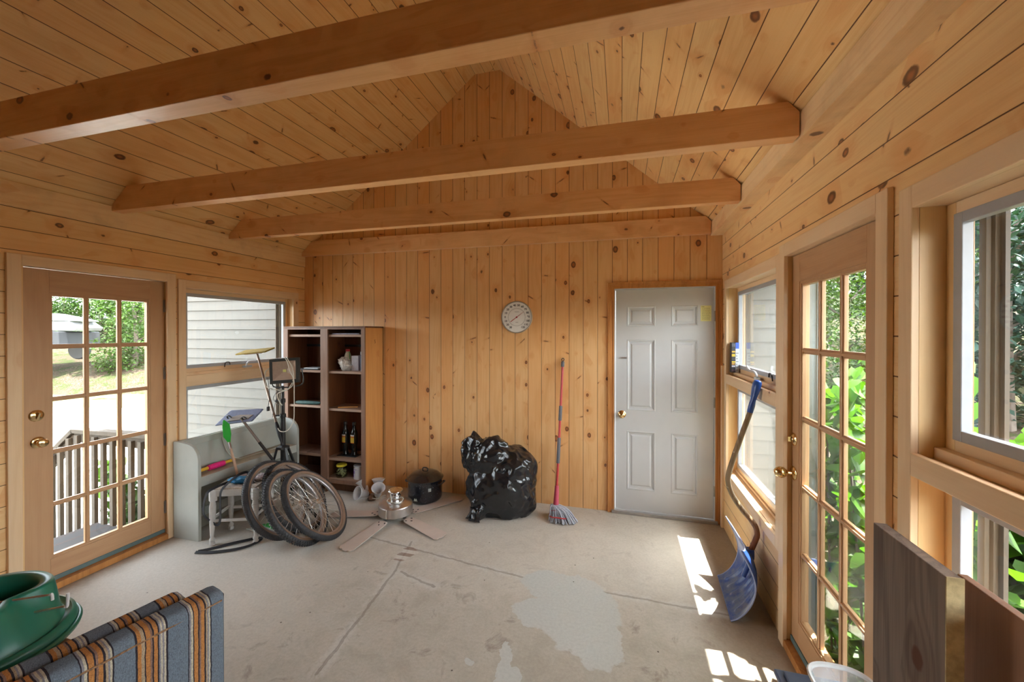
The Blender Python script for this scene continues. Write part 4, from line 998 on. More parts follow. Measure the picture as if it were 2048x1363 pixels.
o = MB().bar((0.68, -0.28, 0.8785), (0.86, -0.20, 0.8785), 0.022, 0.012).build('wooden_stick', plain('orange_wood', (0.55, 0.27, 0.08), 0.5), bevel=0.001)
tag(o, 'orange wooden stick lying on the right third shelf of the bookcase', 'stick')
o = MB().box(0.30, -0.30, 0.3855, 0.50, -0.12, 0.392).build('book', plain('brown_paper_cover', (0.22, 0.12, 0.09), 0.7)); tag(o, 'thin brown book lying on the left lower shelf of the bookcase', 'book')

# ---------------------------------------------------------------- stool and what lies on it
def stool():
    c = [Vector(p) for p in ((0.452, -1.436, 0), (0.748, -1.316, 0), (0.652, -1.078, 0), (0.356, -1.200, 0))]
    ctr = sum(c, Vector())/4; t = thing('stool', tuple(ctr), 'small white painted wooden stool with turned legs in front of the grey bench', 'stool')
    prof = [(0.012, 0.0), (0.020, 0.004), (0.021, 0.022), (0.015, 0.030), (0.020, 0.040), (0.019, 0.052), (0.012, 0.062), (0.016, 0.12), (0.022, 0.22), (0.024, 0.30), (0.017, 0.345), (0.018, 0.352)]
    for p in c:
        q = ctr+(p-ctr)*1.0; top = ctr+(p-ctr)*0.96
        Mx = Matrix.Translation(q) @ Matrix(((1, 0, (top.x-q.x)/0.43, 0), (0, 1, (top.y-q.y)/0.43, 0), (0, 0, 1, 0), (0, 0, 0, 1)))
        lg = MB().lathe(prof, Mx, 16).build('leg', M['stoolpaint'], t, smooth=True)
        MB().bar(top+Z*0.345, top+Z*0.432, 0.046, 0.046, up=(0.4, 0.9, 0)).build('leg_block', M['stoolpaint'], lg, bevel=0.003)
    for i in range(4):
        a, b = ctr+(c[i]-ctr)*0.96, ctr+(c[(i+1) % 4]-ctr)*0.96
        MB().bar(a+Z*0.405, b+Z*0.405, 0.018, 0.052).build('apron', M['stoolpaint'], t, bevel=0.002)
        MB().bar(a+Z*(0.19+0.02*(i % 2)), b+Z*(0.19+0.02*(i % 2)), 0.014, 0.022).build('stretcher', M['stoolpaint'], t, bevel=0.003)
    mb = MB(); e = [ctr+(p-ctr)*1.0 for p in c]; b = len(mb.v)
    for z in (0.428, 0.442):
        for p in e: mb.v.append(p+Z*z)
    for f in ((0,3,2,1),(4,5,6,7),(0,1,5,4),(1,2,6,5),(2,3,7,6),(3,0,4,7)): mb.addf([b+i for i in f])
    mb.build('seat', plain('woven_seat', (0.42, 0.36, 0.30), 0.8, var=0.35, scale=45), t, bevel=0.003)
    return ctr
sc_ = stool()
o = crumple
def pouch(name, c, r, col, label, cat, seed, amp=0.12, rot=0.38):
    t = thing(name, (c[0], c[1], 0.442), label, cat); ca, sa = math.cos(rot), math.sin(rot)
    crumple('cloth', c, r, 8, seed, amp, plain(name+'_cloth', col, 0.5), t, base=0.4425, sub=4, fn=lambda w, p: Vector((w.x*ca-w.y*sa, w.x*sa+w.y*ca, w.z)))
pouch('pouch', (0.565, -1.285, 0.470), (0.095, 0.04, 0.026), (0.01, 0.17, 0.36), 'bright blue cloth pouch lying on the white stool', 'pouch', 2.0)
pouch('leather_pouch', (0.535, -1.20, 0.470), (0.075, 0.032, 0.030), (0.24, 0.15, 0.12), 'brown crumpled leather pouch on the white stool behind the blue pouch', 'pouch', 4.0)
pouch('rag', (0.655, -1.175, 0.465), (0.055, 0.05, 0.022), (0.42, 0.36, 0.38), 'pale patterned rag on the right end of the white stool', 'rag', 6.0, 0.25)
# webbing strap draped over the stool
def ribbon(name, pts, w, mat, label=None, cat=None, parent=None, up=(0, -1, 0), n=8, th=0.0025):
    sp = smoothpath(pts, n); mb = MB()
    for i in range(len(sp)-1):
        pass
    b0 = 0; upv = Vector(up).normalized()
    for i, p in enumerate(sp):
        d = (sp[min(i+1, len(sp)-1)]-sp[max(i-1, 0)]).normalized(); s = d.cross(upv)
        if s.length < 0.2: s = d.cross(Vector((1, 0, 0)))
        s.normalize(); nn = s.cross(d)
        for k, (a, c) in enumerate(((-1, -1), (1, -1), (1, 1), (-1, 1))): mb.v.append(p + s*(a*w/2) + nn*(c*th/2))
    for i in range(len(sp)-1):
        for k in range(4): mb.addf((i*4+k, i*4+(k+1) % 4, i*4+4+(k+1) % 4, i*4+4+k))
    mb.addf((3, 2, 1, 0)); e = (len(sp)-1)*4; mb.addf((e, e+1, e+2, e+3))
    o = mb.build(name, mat, parent, smooth=True, ang=60)
    if label: tag(o, label, cat)
    return o
ribbon('strap', [(0.60, -1.24, 0.505), (0.575, -1.25, 0.52), (0.545, -1.30, 0.505), (0.535, -1.385, 0.462), (0.53, -1.425, 0.42), (0.535, -1.435, 0.33), (0.53, -1.43, 0.22), (0.505, -1.43, 0.165), (0.465, -1.44, 0.18), (0.425, -1.475, 0.25),
                 (0.42, -1.475, 0.32), (0.435, -1.475, 0.38), (0.455, -1.465, 0.43), (0.475, -1.41, 0.452), (0.50, -1.35, 0.462), (0.54, -1.30, 0.475)], 0.020, M['blackstrap'], 'black webbing strap draped over the front of the white stool', 'strap')
ribbon('belt', [(0.455, -1.545, 0.012), (0.50, -1.50, 0.010), (0.60, -1.385, 0.012), (0.70, -1.285, 0.012), (0.745, -1.265, 0.012), (0.765, -1.30, 0.012), (0.755, -1.385, 0.012), (0.68, -1.465, 0.012), (0.56, -1.53, 0.012), (0.47, -1.553, 0.012), (0.445, -1.556, 0.010)],
       0.020, M['blackstrap'], 'black belt lying in a loop on the floor in front of the stool', 'belt', up=(0, 0, 1) if False else (0.3, -0.5, 0.8), th=0.004)
# kite-like green and white dustpan on the floor behind the stool
t = thing('dustpan', (0.66, -1.06, 0), 'white and green flat dustpan on the floor behind the stool and wheels', 'dustpan')
mb = MB().prism([(0.48, -1.17), (0.66, -1.195), (0.86, -1.14), (0.88, -0.98), (0.58, -1.02)], basis((0, 0, 0), (1, 0, 0), (0, 1, 0), (0, 0, 1)), 0.001, 0.012); mb.build('pan', plain('white_pan', (0.55, 0.56, 0.50), 0.5), t, bevel=0.003)
MB().prism([(0.56, -1.10), (0.70, -1.12), (0.86, -1.08), (0.85, -1.02), (0.62, -1.05)], basis((0, 0, 0), (1, 0, 0), (0, 1, 0), (0, 0, 1)), 0.0122, 0.022).build('insert', plain('green_plastic', (0.03, 0.36, 0.06), 0.4), t, bevel=0.002)

# pink handled roller on the bench seat
t = thing('wound_stick', (0.2, -1.2, 0.502), 'yellow stick wound with bright pink cord lying on the grey bench seat', 'stick')
ax_ = Vector((0.0, 0.345, 0.0)); p0 = Vector((0.20, -1.375, 0.527))
MB().tube([p0, p0+ax_*0.5, p0+ax_*0.98], 0.013, 10).build('stick', plain('yellow_stick', (0.72, 0.42, 0.03), 0.5), t, smooth=True)
MB().lathe([(0.013, 0.10), (0.022, 0.105), (0.024, 0.17), (0.022, 0.24), (0.013, 0.245)], axis_m(p0, ax_), 20).build('cord', plain('pink_cord', (0.80, 0.02, 0.22), 0.6, var=0.2, scale=150), t, smooth=True)
# loose thin cable over the bench back
o = MB().tube(smoothpath([(0.070, -1.07, 0.782), (0.078, -1.06, 0.74), (0.10, -1.05, 0.65), (0.125, -1.02, 0.56), (0.15, -0.95, 0.506), (0.17, -0.85, 0.5055), (0.19, -0.7, 0.5055), (0.20, -0.55, 0.5055), (0.17, -0.46, 0.506)], 8), 0.0028, 6).build('wire', M['cream_cable'], smooth=True)
tag(o, 'thin cream wire hanging over the grey bench back and along its seat', 'wire')

# ---------------------------------------------------------------- squeegees and brush
t = thing('pad_squeegee', (0.25, -0.8, 0.6), 'yellow headed long-handled pad leaning against the work light', 'squeegee')
A = Vector((0.17, -0.78, 1.462)); Bq = Vector((0.575, -0.885, 0.64))
def plate(c, u, v, a, b, th, name, mat, par, bevel=0.003):
    u = Vector(u).normalized(); v = Vector(v); v = (v-u*v.dot(u)).normalized(); n = u.cross(v)
    return MB().prism([(-a/2, -b/2), (a/2, -b/2), (a/2, b/2), (-a/2, b/2)], basis(c, u, v, n), -th/2, th/2).build(name, mat, par, bevel=bevel)
plate(A+Vector((-0.02, 0.0, 0.017)), (1, 0.02, 0.09), (0.25, 1, 0.32), 0.35, 0.12, 0.014, 'pad', plain('mustard_pad', (0.26, 0.17, 0.015), 0.8, var=0.2), t)
plate(A+Vector((-0.02, 0.0, 0.004)), (1, 0.02, 0.09), (0.25, 1, 0.32), 0.20, 0.06, 0.012, 'bracket', plain('mauve_bracket', (0.35, 0.22, 0.25), 0.5), t)
MB().tube([A, A.lerp(Bq, 0.6), A.lerp(Bq, 0.78)], [0.010, 0.0105, 0.0105], 10).build('handle', plain('worn_metal_handle', (0.34, 0.25, 0.20), 0.4, 0.5), t, smooth=True)
MB().tube([A.lerp(Bq, 0.76), A.lerp(Bq, 0.80), A.lerp(Bq, 0.9), Bq], [0.011, 0.017, 0.016, 0.008], 10).build('grip', M['black'], t, smooth=True)
t = thing('floor_squeegee', (0.8, -0.9, 0), 'blue headed long-handled squeegee standing on its handle before the left window', 'squeegee')
A = Vector((0.295, -1.055, 0.905)); Bq = Vector((0.93, -0.86, 0.012))
Pm = basis(A, Vector((1, 0, 0.06)).normalized(), Vector((0, 0.35, 0.94)).normalized(), Vector((0, -0.94, 0.35)).normalized())
MB().prism([(-0.285, -0.066), (0.115, -0.026), (0.200, 0.076), (0.192, 0.084), (-0.150, 0.072), (-0.165, 0.064)], Pm, -0.026, -0.008).build('head', plain('blue_grey_foam', (0.16, 0.18, 0.29), 0.7, var=0.15), t, bevel=0.006)
MB().prism([(-0.150, -0.030), (0.075, -0.008), (0.125, 0.030), (-0.02, 0.030), (-0.10, 0.014)], Pm, -0.009, 0.0).build('bracket', plain('tan_bracket', (0.25, 0.185, 0.15), 0.5), t, bevel=0.002)
for dx in (-0.12, 0.05):
    MB().tube(smoothpath([A+Vector((dx-0.02, -0.003, -0.012)), A+Vector((dx-0.016, -0.018, 0.012)), A+Vector((dx+0.012, -0.018, 0.016)), A+Vector((dx+0.02, -0.003, -0.002))], 5), 0.005, 6).build('clamp', M['black'], t, smooth=True)
MB().tube([A, A.lerp(Bq, 0.25)], 0.011, 10).build('ferrule', plain('pale_metal', (0.35, 0.32, 0.30), 0.3, 0.7), t, smooth=True)
MB().tube([A.lerp(Bq, 0.24), A.lerp(Bq, 0.6), Bq], 0.0125, 10).build('handle', M['black'], t, smooth=True)
t = thing('scraper', (0.42, -1.17, 0.45), 'bright green scraper with a wooden handle propped on the white stool', 'scraper')
A = Vector((0.15, -1.097, 0.885)); Bq = Vector((0.420, -1.190, 0.452)); gr = plain('bright_green_plastic', (0.03, 0.42, 0.05), 0.4)
d_ = (Bq-A).normalized(); u_ = d_.cross(Vector((0.7, 0.6, 0.2))).normalized(); w_ = d_.cross(u_)
MB().prism([(0.0, -0.008), (0.05, -0.036), (0.14, -0.030), (0.20, -0.012), (0.22, -0.010), (0.22, 0.010), (0.20, 0.012), (0.15, 0.030), (0.06, 0.020), (0.0, 0.004)], basis(A, d_, w_, d_.cross(w_)), -0.006, 0.006).build('blade', gr, t, bevel=0.002)
MB().tube([A+d_*0.21, A+d_*0.27], 0.011, 10).build('ferrule', M['steel'], t, smooth=True)
MB().tube([A+d_*0.26, A+d_*0.40, Bq], [0.009, 0.011, 0.010], 10).build('handle', plain('pale_wood_handle', (0.52, 0.36, 0.26), 0.5), t, smooth=True)

# ---------------------------------------------------------------- tripod work light
def worklight():
    P = Vector((0.545, -0.85, 0)); t = thing('work_light', tuple(P), 'black flood light on a tripod stand with a white cable, in front of the bookcase', 'lamp')
    K = M['black']
    MB().tube([P+Z*0.30, P+Z*0.88], 0.021, 16).build('pole', K, t, smooth=True)
    MB().tube([P+Z*0.86, P+Z*1.03], 0.016, 14).build('pole', K, t, smooth=True)
    MB().tube([P+Z*1.0, P+Z*1.17], 0.012, 14).build('pole', K, t, smooth=True)
    for z, r in ((0.90, 0.026), (1.035, 0.022)):
        c = MB().lathe([(r*0.7, -0.02), (r, -0.015), (r, 0.015), (r*0.7, 0.02)], Matrix.Translation(P+Z*z), 16).build('collar', K, t, smooth=True)
        MB().tube([P+Vector((-0.02, -0.01, z)), P+Vector((-0.06, -0.02, z))], 0.008, 8).build('knob', K, c, smooth=True)
    MB().lathe([(0.02, -0.02), (0.055, -0.012), (0.055, 0.008), (0.02, 0.02)], Matrix.Translation(P+Z*0.61), 6).build('hub', K, t)
    for a in (R(200), R(-20), R(90)):
        d = Vector((math.cos(a), math.sin(a), 0))
        if d.x < -0.5: ft = 0.21
        elif d.y > 0.8: ft = 0.30
        else: ft = 0.20
        lg = MB().bar(P+d*0.05+Z*0.61, P+d*ft+Z*0.012, 0.022, 0.014).build('leg', K, t, bevel=0.002)
        MB().tube([P+d*(ft-0.005)+Z*0.028, P+d*(ft+0.002)+Z*0.0], 0.014, 8).build('rubber_foot', K, lg, smooth=True)
        MB().bar(P+d*0.022+Z*0.34, P+d*(0.05+(ft-0.05)*0.5)+Z*0.31, 0.014, 0.008).build('brace', K, t)
    MB().lathe([(0.018, -0.015), (0.024, 0), (0.018, 0.015)], Matrix.Translation(P+Z*0.34), 12).build('slider', K, t, smooth=True)
    # head, facing the camera side and tipped slightly up
    hc = Vector((0.592, -0.875, 1.312)); n = Vector((0.36, -0.92, 0.10)).normalized(); u = Vector((0.92, 0.36, 0.07)); u = (u-n*u.dot(n)).normalized(); v = n.cross(u); v = v if v.z > 0 else -v
    Hm = basis(hc, u, v, n)
    dark = plain('lamp_housing', (0.035, 0.038, 0.036), 0.35)
    hd = MB(); a, b = 0.125, 0.112
    hd.prism([(-a, -b), (a, -b), (a, b), (-a, b)], Hm, -0.03, 0.0)
    hd.prism([(-a*0.8, -b*0.8), (a*0.8, -b*0.8), (a*0.8, b*0.8), (-a*0.8, b*0.8)], Hm, -0.075, -0.03)
    hd.build('head', dark, t, bevel=0.004)
    for k in range(9):
        x = -0.09+k*0.0225; MB().prism([(x-0.002, -0.08), (x+0.002, -0.08), (x+0.002, 0.08), (x-0.002, 0.08)], Hm, -0.09, -0.074).build('cooling_fin', dark, t)
    mb = MB()
    for (x0, x1, y0, y1) in ((-a, a, -b, -b+0.03), (-a, a, b-0.026, b), (-a, -a+0.026, -b+0.03, b-0.026), (a-0.026, a, -b+0.03, b-0.026)):
        mb.prism([(x0, y0), (x1, y0), (x1, y1), (x0, y1)], Hm, 0.0, 0.014)
    mb.build('bezel', dark, t, bevel=0.002)
    mb = MB(); i0, i1, j0, j1 = -a+0.026, a-0.026, -b+0.03, b-0.026; z0, z1 = 0.012, 0.0015
    pts = [(i0, j0, z0), (i1, j0, z0), (i1, j1, z0), (i0, j1, z0), (-0.022, -0.018, z1), (0.022, -0.018, z1), (0.022, 0.018, z1), (-0.022, 0.018, z1)]
    b0 = len(mb.v); mb.v += [Hm @ Vector(p) for p in pts]
    for f in ((0, 1, 5, 4), (1, 2, 6, 5), (2, 3, 7, 6), (3, 0, 4, 7), (4, 5, 6, 7)): mb.addf([b0+i for i in f])
    mb.build('reflector', plain('lamp_reflector', (0.50, 0.40, 0.32), 0.35, 0.5), t)
    MB().prism([(-0.013, -0.011), (0.013, -0.011), (0.013, 0.011), (-0.013, 0.011)], Hm, 0.002, 0.005).build('emitter', plain('led_chip', (0.62, 0.62, 0.20), 0.5), t)
    mb = MB()
    mb.tube(smoothpath([Hm @ Vector((-a-0.006, 0, -0.04)), Hm @ Vector((-a-0.008, -b-0.01, -0.05)), Hm @ Vector((-0.05, -b-0.035, -0.045)), Hm @ Vector((0.05, -b-0.035, -0.045)), Hm @ Vector((a+0.008, -b-0.01, -0.05)), Hm @ Vector((a+0.006, 0, -0.04))], 5), 0.006, 8)
    mb.build('bracket', dark, t, smooth=True)
    mb = MB()
    g = lambda x, y, z: Hm @ Vector((x, y, z))
    mb.tube(smoothpath([g(0.0, b+0.002, -0.03), g(0.02, b+0.008, 0.0), g(0.04, b-0.02, 0.018), g(0.07, 0.03, 0.02), g(0.082, -0.05, 0.02), g(0.07, -b-0.02, 0.015), g(0.02, -b-0.06, 0.01), P+Vector((-0.03, -0.03, 1.10)), P+Vector((0.0, -0.03, 1.02)), P+Vector((0.02, -0.025, 1.0))], 6), 0.0042, 6)
    mb.tube(smoothpath([g(-0.02, b+0.002, -0.03), g(0.0, b+0.008, 0.0), g(0.03, b-0.03, 0.019), g(0.05, 0.0, 0.02), g(0.075, -0.06, 0.022), g(0.085, -0.11, 0.02), Vector((0.700, -0.88, 1.10)), Vector((0.690, -0.87, 0.98)), Vector((0.680, -0.87, 0.86)), Vector((0.625, -0.88, 0.775)), Vector((0.55, -0.885, 0.765)), Vector((0.50, -0.87, 0.80))], 6), 0.0042, 6)
    mb.tube(smoothpath([g(-a-0.02, 0.04, -0.04), g(-a-0.055, 0.0, -0.03), g(-a-0.05, -0.08, -0.02), g(-a-0.02, -0.14, 0.0), g(0.0, -0.175, 0.0), g(0.05, -0.13, 0.0), g(0.082, -0.075, 0.02)], 6), 0.004, 6)
    mb.build('cable', M['cream_cable'], t, smooth=True)
    mb = MB(); mb.tube(smoothpath([g(-0.04, -b-0.02, -0.03), P+Vector((-0.09, -0.02, 1.06)), P+Vector((-0.01, -0.03, 1.0))], 6), 0.0025, 6)
    mb.tube(smoothpath([P+Vector((-0.03, -0.01, 1.15)), P+Vector((-0.07, -0.02, 1.0)), P+Vector((-0.10, -0.02, 0.88))], 6), 0.0025, 6)
    mb.tube(smoothpath([g(-a-0.03, -0.05, -0.02), g(-a-0.02, -0.2, -0.02), Vector((0.43, -0.90, 0.97))], 6), 0.0028, 6); mb.build('cord', K, t, smooth=True)
    MB().bar((0.43, -0.90, 0.985), (0.43, -0.90, 0.945), 0.022, 0.018).build('plug', K, t, bevel=0.003)
worklight()

# ---------------------------------------------------------------- bicycle wheels
def tread_mat(name, kn):
    n = NT(name, 0.65, 0.3); n.color((0.03, 0.03, 0.032)); return n.m
def bwheel(c, az, tl, label, knob_, sprocket, seed):
    n = Vector((math.sin(az)*math.cos(tl), -math.cos(az)*math.cos(tl), math.sin(tl))); h = Z.cross(n).normalized(); v = n.cross(h); c = Vector(c)
    t = thing('bicycle_wheel', tuple(c), label, 'bicycle wheel', 'bicycle wheels leaning in a row against the stool')
    B = basis(c, h, v, n); Rr = 0.325; rt = 0.024
    mb = MB(); nu, nv = 96, 14
    def f(i, j):
        a = 2*PI*i/nu; ph = 2*PI*j/nv; rr = Rr-rt+rt*math.cos(ph); zz = rt*math.sin(ph)
        return B @ Vector((rr*math.cos(a), rr*math.sin(a), zz))
    for i in range(nu):
        for j in range(nv): mb.v.append(f(i, j))
    for i in range(nu):
        for j in range(nv): mb.addf((i*nv+j, ((i+1) % nu)*nv+j, ((i+1) % nu)*nv+(j+1) % nv, i*nv+(j+1) % nv))
    nk = 84 if knob_ else 120; kw, kh = (0.0105, 0.005) if knob_ else (0.006, 0.0022)
    for i in range(nk):
        for row, ph in enumerate((-0.95, -0.32, 0.32, 0.95) if knob_ else (-1.0, -0.5, 0.0, 0.5, 1.0)):
            a = 2*PI*(i+0.5*(row % 2))/nk; er = Vector((math.cos(a), math.sin(a), 0)); et = Vector((-math.sin(a), math.cos(a), 0))
            nn = er*math.cos(ph)+Vector((0, 0, 1))*math.sin(ph); p = er*(Rr-rt)+nn*(rt+kh*0.3); s = et.cross(nn)
            b = len(mb.v)
            for (q, k) in ((-1, -0.5), (-1, 1)):
                pass
            for hh in (-kh, kh*0.7):
                for (e1, e2) in ((-1, -1), (1, -1), (1, 1), (-1, 1)): mb.v.append(B @ (p + nn*hh + et*(e1*kw*0.42) + s*(e2*kw*0.55)))
            for fc in ((4,5,6,7),(0,1,5,4),(1,2,6,5),(2,3,7,6),(3,0,4,7)): mb.addf([b+k for k in fc])
    mb.build('tyre', M['rubber'], t, smooth=True, ang=50)
    ring = lambda prof: [(r_, z_) for r_, z_ in prof]
    mb = MB()
    for s in (1, -1): mb.lathe([(Rr-rt*1.9, s*0.0135), (Rr-rt*1.25, s*0.0225), (Rr-rt*1.1, s*0.0242), (Rr-rt*1.45, s*0.023), (Rr-rt*1.95, s*0.016)], B, 72, caps=False)
    mb.build('sidewall', M['gum'], t, smooth=True)
    MB().lathe([(Rr-0.062, -0.007), (Rr-0.058, -0.011), (Rr-0.043, -0.0125), (Rr-0.043, 0.0125), (Rr-0.058, 0.011), (Rr-0.062, 0.007), (Rr-0.062, -0.007)], B, 72, caps=False).build('rim', M['rimalu'], t, smooth=True)
    MB().lathe([(0, -0.055), (0.005, -0.055), (0.005, -0.036), (0.022, -0.033), (0.022, -0.029), (0.011, -0.026), (0.009, 0), (0.011, 0.026), (0.022, 0.029), (0.022, 0.033), (0.005, 0.036), (0.005, 0.055), (0, 0.055)], B, 24).build('hub', M['steel'], t, smooth=True)
    mb = None; N = 32
    for k in range(N):
        s = 1 if k % 2 else -1; a = 2*PI*k/N+seed; off = (0.9 if (k//2) % 2 else -0.9)
        p = B @ Vector((0.020*math.cos(a+off), 0.020*math.sin(a+off), s*0.031)); q = B @ Vector(((Rr-0.061)*math.cos(a), (Rr-0.061)*math.sin(a), 0))
        MB().tube([p, q], 0.0013, 5).build('spoke', M['spoke'], t)
    if sprocket:
        sp = MB()
        for k, r_ in enumerate((0.055, 0.048, 0.041, 0.034)):
            pr = []
            for i in range(48): a = 2*PI*i/48; rr = r_ + (0.003 if i % 2 else -0.001); pr.append((rr*math.cos(a), rr*math.sin(a)))
            sp.prism(pr, B, 0.036+k*0.004, 0.038+k*0.004)
        sp.build('sprocket', M['steel'], t)
M['spoke'] = plain('spoke_steel', (0.60, 0.58, 0.54), 0.3, 0.7)
bwheel((1.107, -1.082, 0.253), 1.839, 0.695, 'front-most and right-most of the four bicycle wheels, facing the room', False, False, 0.0)
bwheel((1.026, -1.190, 0.272), 1.849, 0.600, 'knobbly tyred bicycle wheel second from the right, nearest the camera', True, False, 0.1)
bwheel((0.850, -1.018, 0.271), 1.791, 0.605, 'knobbly tyred bicycle wheel behind the two front wheels, nearest the bookcase', True, True, 0.05)
bwheel((0.806, -1.168, 0.295), 1.739, 0.463, 'left-most bicycle wheel resting against the white stool', False, False, 0.15)
# ---------------------------------------------------------------- ceiling fan lying on the floor
def fan():
    c = Vector((1.578, -0.645, 0)); t = thing('fan', tuple(c), 'brushed steel ceiling fan with pale blades lying on the floor', 'fan')
    T = Matrix.Translation(c)
    hsg = MB().lathe([(0.02, 0.0), (0.045, 0.002), (0.048, 0.028), (0.03, 0.032), (0.03, 0.045), (0.125, 0.050), (0.147, 0.052), (0.149, 0.054), (0.149, 0.128), (0.146, 0.133), (0.140, 0.136), (0.075, 0.152), (0.07, 0.160), (0.045, 0.162)], T, 56).build('motor_housing', M['steel'], t, smooth=True, ang=18)
    MB().lathe([(0.045, 0.158), (0.045, 0.20), (0.047, 0.205), (0.047, 0.215), (0.03, 0.222), (0.03, 0.228), (0.060, 0.238), (0.066, 0.25), (0.062, 0.254), (0.045, 0.246), (0.0, 0.244)], T, 40).build('canopy', M['chrome'], t, smooth=True)
    MB().tube(smoothpath([c+Vector((0.07*math.cos(a), 0.07*math.sin(a)-0.005, 0.163+0.004*math.sin(3*a))) for a in [k*2*PI/12 for k in range(12)]], 4, closed=True), 0.0045, 6, closed=True).build('wire_loop', M['cream_cable'], t, smooth=True)
    mb = MB(); mb.tube(smoothpath([c+Vector((0.0, -0.07, 0.17)), c+Vector((-0.005, -0.07, 0.225)), c+Vector((-0.035, -0.05, 0.272))], 5), 0.0035, 6); mb.build('wire', M['cream_cable'], t, smooth=True)
    MB().tube([c+Vector((0.0, -0.150, 0.13)), c+Vector((0.0, -0.151, 0.055)), c+Vector((0.0, -0.051, 0.012))], 0.002, 6).build('pull_chain', M['cream_cable'], t, smooth=True)
    for k, a in enumerate((R(262.5), R(-21.0), R(54.0), R(124.0), R(190.0))):
        d = Vector((math.cos(a), math.sin(a), 0)); s = Vector((-d.y, d.x, 0))
        z1 = 0.03; tipz = 0.006
        ln = 0.60 if k != 2 else 0.68
        if k == 2: z1 = 0.008
        n = (Z*ln + d*(z1-tipz)*0).normalized()
        dd = (d*(ln-0.15)+Z*(tipz-z1)).normalized(); n = dd.cross(s)*-1
        if n.z < 0: n = -n
        Bm = basis(c+d*0.15+Z*(z1+0.002), dd, s if dd.cross(s).dot(n) > 0 else -s, n)
        L = ln-0.15; w0, w1 = 0.052, 0.068
        pr = [(0.012, -w0*0.8), (0.0, -w0*0.45), (0.0, w0*0.45), (0.012, w0*0.8), (0.04, w0), (L-0.03, w1), (L-0.008, w1*0.72), (L-0.012, w1*0.4), (L, w1*0.2), (L, -w1*0.2), (L-0.012, -w1*0.4), (L-0.008, -w1*0.72), (L-0.03, -w1), (0.04, -w0)]
        bl = MB().prism(pr, Bm, -0.003, 0.003).build('blade', M['blade'], t, bevel=0.001)
        for (sx, sy) in ((0.03, -0.03), (0.03, 0.03), (0.065, 0.0)):
            MB().bar(Bm @ Vector((sx-0.006, sy-0.004, 0.004)), Bm @ Vector((sx+0.008, sy+0.004, 0.004)), 0.009, 0.003).build('screw', M['black'], bl)
        MB().bar(c+d*0.05+Z*0.04, c+d*0.19+Z*(z1-0.004), 0.03, 0.005).build('blade_arm', M['steel'], t)
fan()
# light kit with four bell shades
def lightkit():
    c = Vector((1.145, -0.375, 0)); t = thing('fan_light_kit', tuple(c), 'light fitting with four frosted white bell shades lying on the floor by the bookcase', 'light')
    br = plain('brown_bronze', (0.20, 0.13, 0.09), 0.3, 0.8)
    MB().lathe([(0, 0.002), (0.04, 0.004), (0.042, 0.02), (0.02, 0.04), (0.012, 0.05), (0, 0.052)], Matrix.Translation(c), 24).build('hub', br, t, smooth=True)
    prof = [(0.026, 0.0), (0.033, 0.02), (0.037, 0.055), (0.044, 0.085), (0.060, 0.112), (0.066, 0.120), (0.063, 0.121), (0.056, 0.111), (0.041, 0.085), (0.034, 0.055), (0.030, 0.02), (0.022, 0.003)]
    for p, d in ((Vector((1.080, -0.350, 0.045)), Vector((-0.35, -0.80, 0.34))), (Vector((1.035, -0.315, 0.045)), Vector((-0.52, 0.20, 0.84))),
                 (Vector((1.150, -0.275, 0.050)), Vector((-0.05, 0.12, 0.98))), (Vector((1.200, -0.355, 0.045)), Vector((0.34, -0.42, 0.78)))):
        Mx = axis_m(p, d)
        sh = MB().lathe(prof, Mx, 36, caps=False).build('shade', M['frost'], t, smooth=True, ang=180)
        MB().lathe([(0, -0.016), (0.018, -0.014), (0.023, -0.002), (0.022, 0.008), (0, 0.009)], Mx, 20).build('socket', br, sh, smooth=True)
        q = p-d.normalized()*0.014
        MB().tube(smoothpath([q, q.lerp(c+Z*0.03, 0.5)+Z*0.008, c+Z*0.03], 5), 0.006, 8).build('arm', br, t, smooth=True)
    MB().tube(smoothpath([c+Vector((0.02, -0.02, 0.03)), c+Vector((0.08, -0.02, 0.03)), c+Vector((0.12, 0.0, 0.055)), c+Vector((0.15, 0.01, 0.06))], 5), 0.004, 6).build('wire', M['cream_cable'], t, smooth=True)
lightkit()

